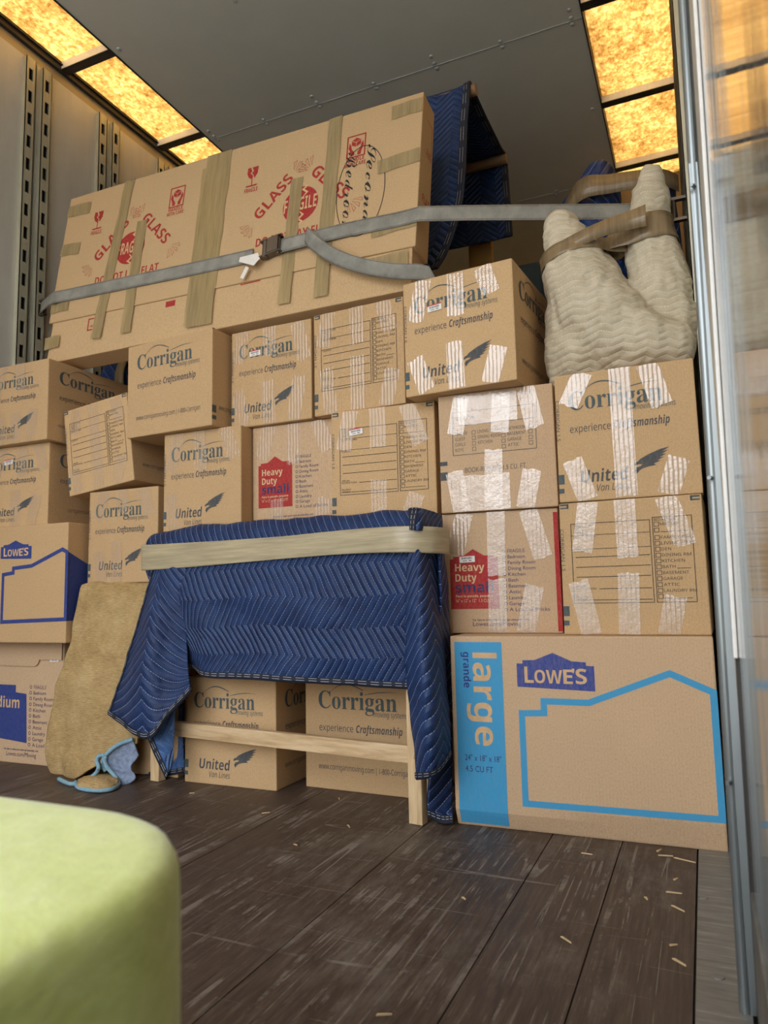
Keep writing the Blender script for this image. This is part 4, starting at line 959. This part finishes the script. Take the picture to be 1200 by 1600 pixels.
e2 = cat([A_(208, 1155, 1.822), A_(184, 1164, 1.80), A_(166, 1180, 1.784), A_(166, 1196, 1.784), A_(180, 1213, 1.784), fl8(185, 1225), fl8(174, 1233), fl8(150, 1235), fl8(124, 1231), fl8(118, 1222)], 8)
for e_ in (e1, e2): mb.tube([p - PO for p in e_], .0065, 8, flat=1.0)
mb.build('bound_edge', M['padedge'], tp, smooth=True)['label'] = 'pale blue edging'
fl = lambda px, py: at(px, py, z=.012)
rows = [[fl(122, 1219), fl(145, 1213), fl(168, 1209), fl(184, 1214)], [at(122, 1225, z=.018), at(145, 1222, z=.024), at(166, 1220, z=.022), at(184, 1220, z=.016)], [fl(122, 1229), fl(145, 1233), fl(168, 1232), fl(183, 1226)]]
patch(rows, M['tan'], 'folded_hem', tp, PO, 8, 8, .006, 16, .008, seed=35)

# ------------------------------------------------------------------ padded bundles: lumpy closed shapes grown from balls along a path
def blob(name, mat, parent, org, chains, vox=.012, amp=.008, freq=14, sm=4, floor_z=None):
    bm = bmesh.new()
    for ch in chains:
        for (p, r), (q, s_) in zip(ch[:-1], ch[1:]):
            p, q = V(p), V(q); n = max(2, int((q - p).length / .025))
            for i in range(n + 1):
                t = i / n; c = p.lerp(q, t); rr = r + (s_ - r) * t
                bmesh.ops.create_icosphere(bm, subdivisions=2, radius=rr, matrix=Matrix.Translation(c - org))
    me = bpy.data.meshes.new(name); bm.to_mesh(me); bm.free(); o = bpy.data.objects.new(name, me); C.objects.link(o)
    m = o.modifiers.new('r', 'REMESH'); m.mode = 'VOXEL'; m.voxel_size = vox
    s2 = o.modifiers.new('s', 'SMOOTH'); s2.factor = .5; s2.iterations = sm
    bpy.context.view_layer.update()
    me2 = bpy.data.meshes.new_from_object(o.evaluated_get(bpy.context.evaluated_depsgraph_get()))
    o.modifiers.clear(); o.data = me2; me2.materials.clear(); me2.materials.append(mat)
    ns = [v.normal.copy() for v in me2.vertices]
    for v, n in zip(me2.vertices, ns):
        c = v.co; q = V((c.x * freq, c.y * freq, c.z * freq * .55 + 1.7 * noise.noise(c * 5)))
        v.co = c + n * amp * (noise.noise(q) + .55 * (1 - 2 * abs(noise.noise(q * 1.9))) + .3 * noise.noise(q * 4))
    for v in me2.vertices:
        if floor_z and v.co.x + org.x > floor_z[0] and v.co.z + org.z < floor_z[1]: v.co.z = floor_z[1] - org.z
    for p in me2.polygons: p.use_smooth = True
    o.parent = parent; o.name = name
    ul = me2.uv_layers.new(name='uv')
    for lp in me2.loops:
        c = me2.vertices[lp.vertex_index].co; ul.data[lp.index].uv = (c.x + .6 * c.y, c.z)
    return o
cw = thing('padded_bundle', 'cream quilted pad wrapped round a two-pronged piece of furniture at upper right', 'furniture', V((-.16, 1.98, 1.10)))
CO = cw.location.copy()
Y = 1.96
cb = blob('cream_padding', M['cream'], cw, CO, [
    [((-.296, Y, 1.570), .048), ((-.286, Y, 1.50), .068), ((-.262, Y, 1.42), .100), ((-.225, Y - .01, 1.31), .112), ((-.15, Y - .015, 1.215), .100), ((-.055, Y - .005, 1.185), .078)],
    [((-.275, Y + .01, 1.32), .085), ((-.270, Y + .01, 1.20), .090), ((-.27, Y + .03, 1.18), .08)],
    [((-.290, Y, 1.30), .070), ((-.318, Y - .01, 1.19), .045), ((-.333, Y - .01, 1.13), .020)],
    [((-.060, Y + .04, 1.685), .028), ((-.066, Y + .04, 1.62), .048), ((-.076, Y + .04, 1.50), .064), ((-.058, Y + .04, 1.38), .080), ((-.036, Y + .035, 1.28), .074), ((-.042, Y + .03, 1.21), .07)],
    [((-.22, Y + .03, 1.19), .088), ((-.06, Y + .03, 1.19), .080)],
], .008, .009, 13, 2, (-.312, 1.1005))
from mathutils.bvhtree import BVHTree
def strip(parent, org, rws, mat, name='packing_tape', th=.0012):
    mb = MB(); n = len(rws[0]); mb.v = [tuple(p - org) for r in rws for p in r]
    mb.f = [(r * n + i, (r + 1) * n + i, (r + 1) * n + i + 1, r * n + i + 1) for r in range(len(rws) - 1) for i in range(n - 1)]; mb.mi = [0] * len(mb.f)
    o = mb.build(name, mat, parent, smooth=True); s_ = o.modifiers.new('t', 'SOLIDIFY'); s_.thickness = th; return o
def wrap(o, org, c, wd, slope, rows_=5, n=48, lift=.006):
    """rings of points lying just on the surface of a bundle, round the axis through c; slope tips the ring along x"""
    bv = BVHTree.FromPolygons([v.co for v in o.data.vertices], [p.vertices for p in o.data.polygons]); out = []
    for r in range(rows_):
        row = []
        for k in range(n + 1):
            a = 2 * pi * k / n; d = V((cos(a), sin(a), 0)); z = c[2] + wd * (.5 - r / (rows_ - 1)) + slope * .07 * cos(a)
            q = V((c[0], c[1], z)) - org; hit = bv.ray_cast(q + d * .16, -d, .16)
            row.append((hit[0] if hit[0] is not None else q + d * .07) + d * lift + org)
        for _ in range(5): row = [row[0]] + [(row[i - 1] + row[i] * 2 + row[i + 1]) / 4 for i in range(1, n)] + [row[-1]]
        out.append(row)
    return out
def c3(l): return cat(l, 8)
strip(cw, CO, wrap(cb, CO, (-.280, Y + .01, 1.470), .046, .25), M['darktape'])
strip(cw, CO, wrap(cb, CO, (-.074, Y + .04, 1.512), .075, .10), M['darktape'])
strip(cw, CO, [c3([V((-.342, 1.925, 1.482)), V((-.29, 1.880, 1.490)), V((-.20, 1.877, 1.517)), V((-.12, 1.905, 1.545)), V((-.075, 1.908, 1.556))]),
               c3([V((-.342, 1.925, 1.438)), V((-.29, 1.878, 1.442)), V((-.20, 1.875, 1.474)), V((-.12, 1.905, 1.494)), V((-.075, 1.908, 1.497))])], M['darktape'])

bb = thing('padded_bundle', 'dark blue quilted bundle behind the cream one, reaching up to the skylight', 'furniture', V((-.2, 2.6, .0)))
blob('blue_padding', M['quilt_dark'], bb, bb.location.copy(), [
    [((-.245, 2.55, 2.04), .050), ((-.262, 2.55, 1.96), .088), ((-.268, 2.55, 1.75), .112), ((-.27, 2.55, 1.4), .12), ((-.27, 2.55, .14), .13)],
    [((-.34, 2.58, 1.95), .055), ((-.37, 2.58, 1.80), .075), ((-.40, 2.58, 1.55), .09), ((-.40, 2.58, 1.2), .09)],
    [((-.045, 2.55, 1.94), .05), ((-.055, 2.55, 1.85), .06), ((-.062, 2.52, 1.65), .075), ((-.075, 2.50, 1.2), .085), ((-.08, 2.5, .10), .095)],
    [((-.30, 2.5, 1.5), .08), ((-.08, 2.5, 1.45), .08)],
], .016, .006, 10, 4)
strip(bb, bb.location, [c3([V((-.385, 2.50, 1.90)), V((-.30, 2.425, 1.965)), V((-.2, 2.42, 1.955)), V((-.05, 2.44, 1.945)), V((.01, 2.50, 1.94))]),
                        c3([V((-.395, 2.50, 1.85)), V((-.30, 2.42, 1.885)), V((-.2, 2.417, 1.885)), V((-.05, 2.437, 1.88)), V((.01, 2.50, 1.88))])], M['darktape'])
mb = MB(); mb.box((-.56, 2.42, 0), (-.43, 2.56, 1.71)); tag(mb.build('storage_bin', M['green'], bevel=.03, seg=4), 'dark green bin barely showing behind the turned topmost carton', 'bin')

# ------------------------------------------------------------------ wooden rack with a blanket over its two bars, behind the long carton
rk = thing('wooden_rack', 'wooden rack whose two round bars stick out behind the long red-printed carton', 'rack', V((-1.1, 2.5, 0)))
RO = rk.location.copy()
for y, z, x1 in ((2.30, 2.315, -.618), (2.78, 2.335, -.628)):
    mb = MB(); mb.tube([V((-1.62, y, z)) - RO, V((x1, y, z)) - RO], .020, 18); mb.build('round_bar', M['dowel'], rk, smooth=False)
    for x in (-1.58, -1.12):
        mb = MB(); mb.tube([V((x, y, 0)) - RO, V((x, y, z)) - RO], .018, 12); mb.build('upright', M['dowel'], rk)
for x in (-1.58, -1.12):
    mb = MB(); mb.tube([V((x, 2.30, .2)) - RO, V((x, 2.78, .2)) - RO], .014, 12); mb.build('cross_rail', M['dowel'], rk)
kb = thing('moving_blanket', 'blue quilted blanket hung over the two bars of the wooden rack, behind the long carton', 'blanket', V((-1.1, 2.4, 1.7)))
KO = kb.location.copy()
def row(y, z, xr, dy=0): return [V((-1.60, y, z)), V((-1.25, y - .01, z)), V((-.95, y, z)), V((xr - .1, y + .006, z)), V((xr, y, z))]
rows = [row(2.19, 1.64, -.745), row(2.205, 1.72, -.705), row(2.225, 1.86, -.665), row(2.245, 2.02, -.652), row(2.262, 2.18, -.645), row(2.272, 2.30, -.636), row(2.288, 2.336, -.636), row(2.315, 2.338, -.636), row(2.50, 2.335, -.636), row(2.70, 2.345, -.636), row(2.785, 2.360, -.636), row(2.806, 2.335, -.636), row(2.806, 2.15, -.63), row(2.81, 2.015, -.63)]
patch(rows, quilt('deep_blue_quilted_cloth', '12264B', '243F70', .024, .13, .8, .032, '7886AE', .5, True), 'quilt_sheet', kb, KO, 6, 6, .004, 6, .007, seed=51, uvrot=False, hem=('r',), hemmat=M['border'], hemw=.022)
mb = MB(); mb.box((-.835, 2.88, 0), (-.735, 2.92, 2.10)); tag(mb.build('pine_board', M['plank'], bevel=.002), 'yellowish pine board upright behind the hanging blue blanket', 'board')
# blue bundle seen through the gap under the long carton
ub = thing('padded_bundle', 'dark blue quilted bundle in the gap under the left end of the long carton', 'furniture', V((-2.0, 2.55, 0)))
blob('blue_padding', M['quilt_dark'], ub, ub.location.copy(), [[((-2.33, 2.45, 1.53), .12), ((-1.78, 2.45, 1.50), .12)], [((-2.3, 2.46, .13), .11), ((-2.3, 2.45, 1.4), .12)], [((-1.8, 2.46, .13), .11), ((-1.8, 2.45, 1.4), .12)]], .02, .006, 10, 4)
strip(ub, ub.location, [[V((x0 + .03 * k / 16, 2.45 - .130 * cos(R(-80 + 160 * k / 16)), 1.525 + .130 * sin(R(-80 + 160 * k / 16)))) for k in range(17)] for x0 in (-2.285, -2.235)], M['browntape'])

# ------------------------------------------------------------------ lime pouf in the foreground
def rounded(wx, wy, r, n=10):
    pts = []
    for cx, cy, a0 in ((wx - r, wy - r, 0), (-wx + r, wy - r, 90), (-wx + r, -wy + r, 180), (wx - r, -wy + r, 270)):
        for k in range(n + 1):
            a = R(a0 + 90 * k / n); pts.append((cx + r * cos(a), cy + r * sin(a)))
    return pts
pf = thing('pouf', 'lime green fabric pouf with rounded corners in the left foreground', 'ottoman', V((-.549, .234, 0)))
mb = MB(); prof = [(-.004, .012), (0, .02), (.003, .20), (.001, .380), (-.001, .390), (-.005, .397), (-.012, .4005), (-.025, .4015), (-.07, .402), (-.11, .403), (-.17, .404)]
seg_ = len(rounded(.245, .234, .15)); rings = []
for ins, z in prof:
    rings.append([(x, y, z) for x, y in rounded(.245 + ins, .234 + ins, max(.04, .15 + ins))])
vs_ = [p for r_ in rings for p in r_]; fs_ = [(i * seg_ + k, i * seg_ + (k + 1) % seg_, (i + 1) * seg_ + (k + 1) % seg_, (i + 1) * seg_ + k) for i in range(len(rings) - 1) for k in range(seg_)]
fs_ += [tuple((len(rings) - 1) * seg_ + k for k in range(seg_)), tuple(range(seg_ - 1, -1, -1))]
mb.add(vs_, fs_); mb.build('upholstery', M['lime'], pf, smooth=True)
for x, y in ((-.19, -.17), (.19, -.17), (-.19, .17), (.19, .17)):
    mb = MB(); mb.tube([(x, y, 0), (x, y, .015)], .018, 14); mb.build('foot', M['darksteel'], pf)

# ------------------------------------------------------------------ splinters on the floor
chips = [(415, 1271, .022, 'pale splinter'), (462, 1321, .012, ''), (530, 1249, .02, ''), (545, 1292, .022, ''), (600, 1587, .022, ''), (917, 1335, .024, ''), (1060, 1421, .03, ''), (1070, 1345, .045, ''), (1062, 1505, .026, ''), (1053, 1396, .028, ''),
         (725, 1405, .012, ''), (885, 1470, .026, ''), (1040, 1338, .03, ''), (1030, 1330, .02, ''), (1056, 1375, .014, ''), (1052, 1478, .014, ''), (508, 1218, .016, ''), (1010, 1405, .012, ''), (300, 1240, .014, '')]
for k, (px, py, ln, _) in enumerate(chips):
    p = at(px, py, z=0); a = random.uniform(-1.2, 1.2) if k != 7 else -.35; mb = MB(); w_ = .0014 + .0010 * random.random()
    pts = [(-ln / 2, -w_, .0006), (ln / 2, -w_ * .4, .0006), (ln / 2 * .9, w_ * .5, .0006), (-ln / 2 * .8, w_, .0006)]
    mb.add([(x * cos(a) - y * sin(a), x * sin(a) + y * cos(a), z) for x, y, z in pts] + [(x * cos(a) - y * sin(a), x * sin(a) + y * cos(a), z + .002) for x, y, z in pts],
           [(3, 2, 1, 0), (4, 5, 6, 7), (0, 1, 5, 4), (1, 2, 6, 5), (2, 3, 7, 6), (3, 0, 4, 7)])
    o = mb.build('wood_splinter', M['chip']); o.location = p
    tag(o, 'pale wood splinter lying on the dark floorboards', 'splinter', 'wood splinters on the floor')
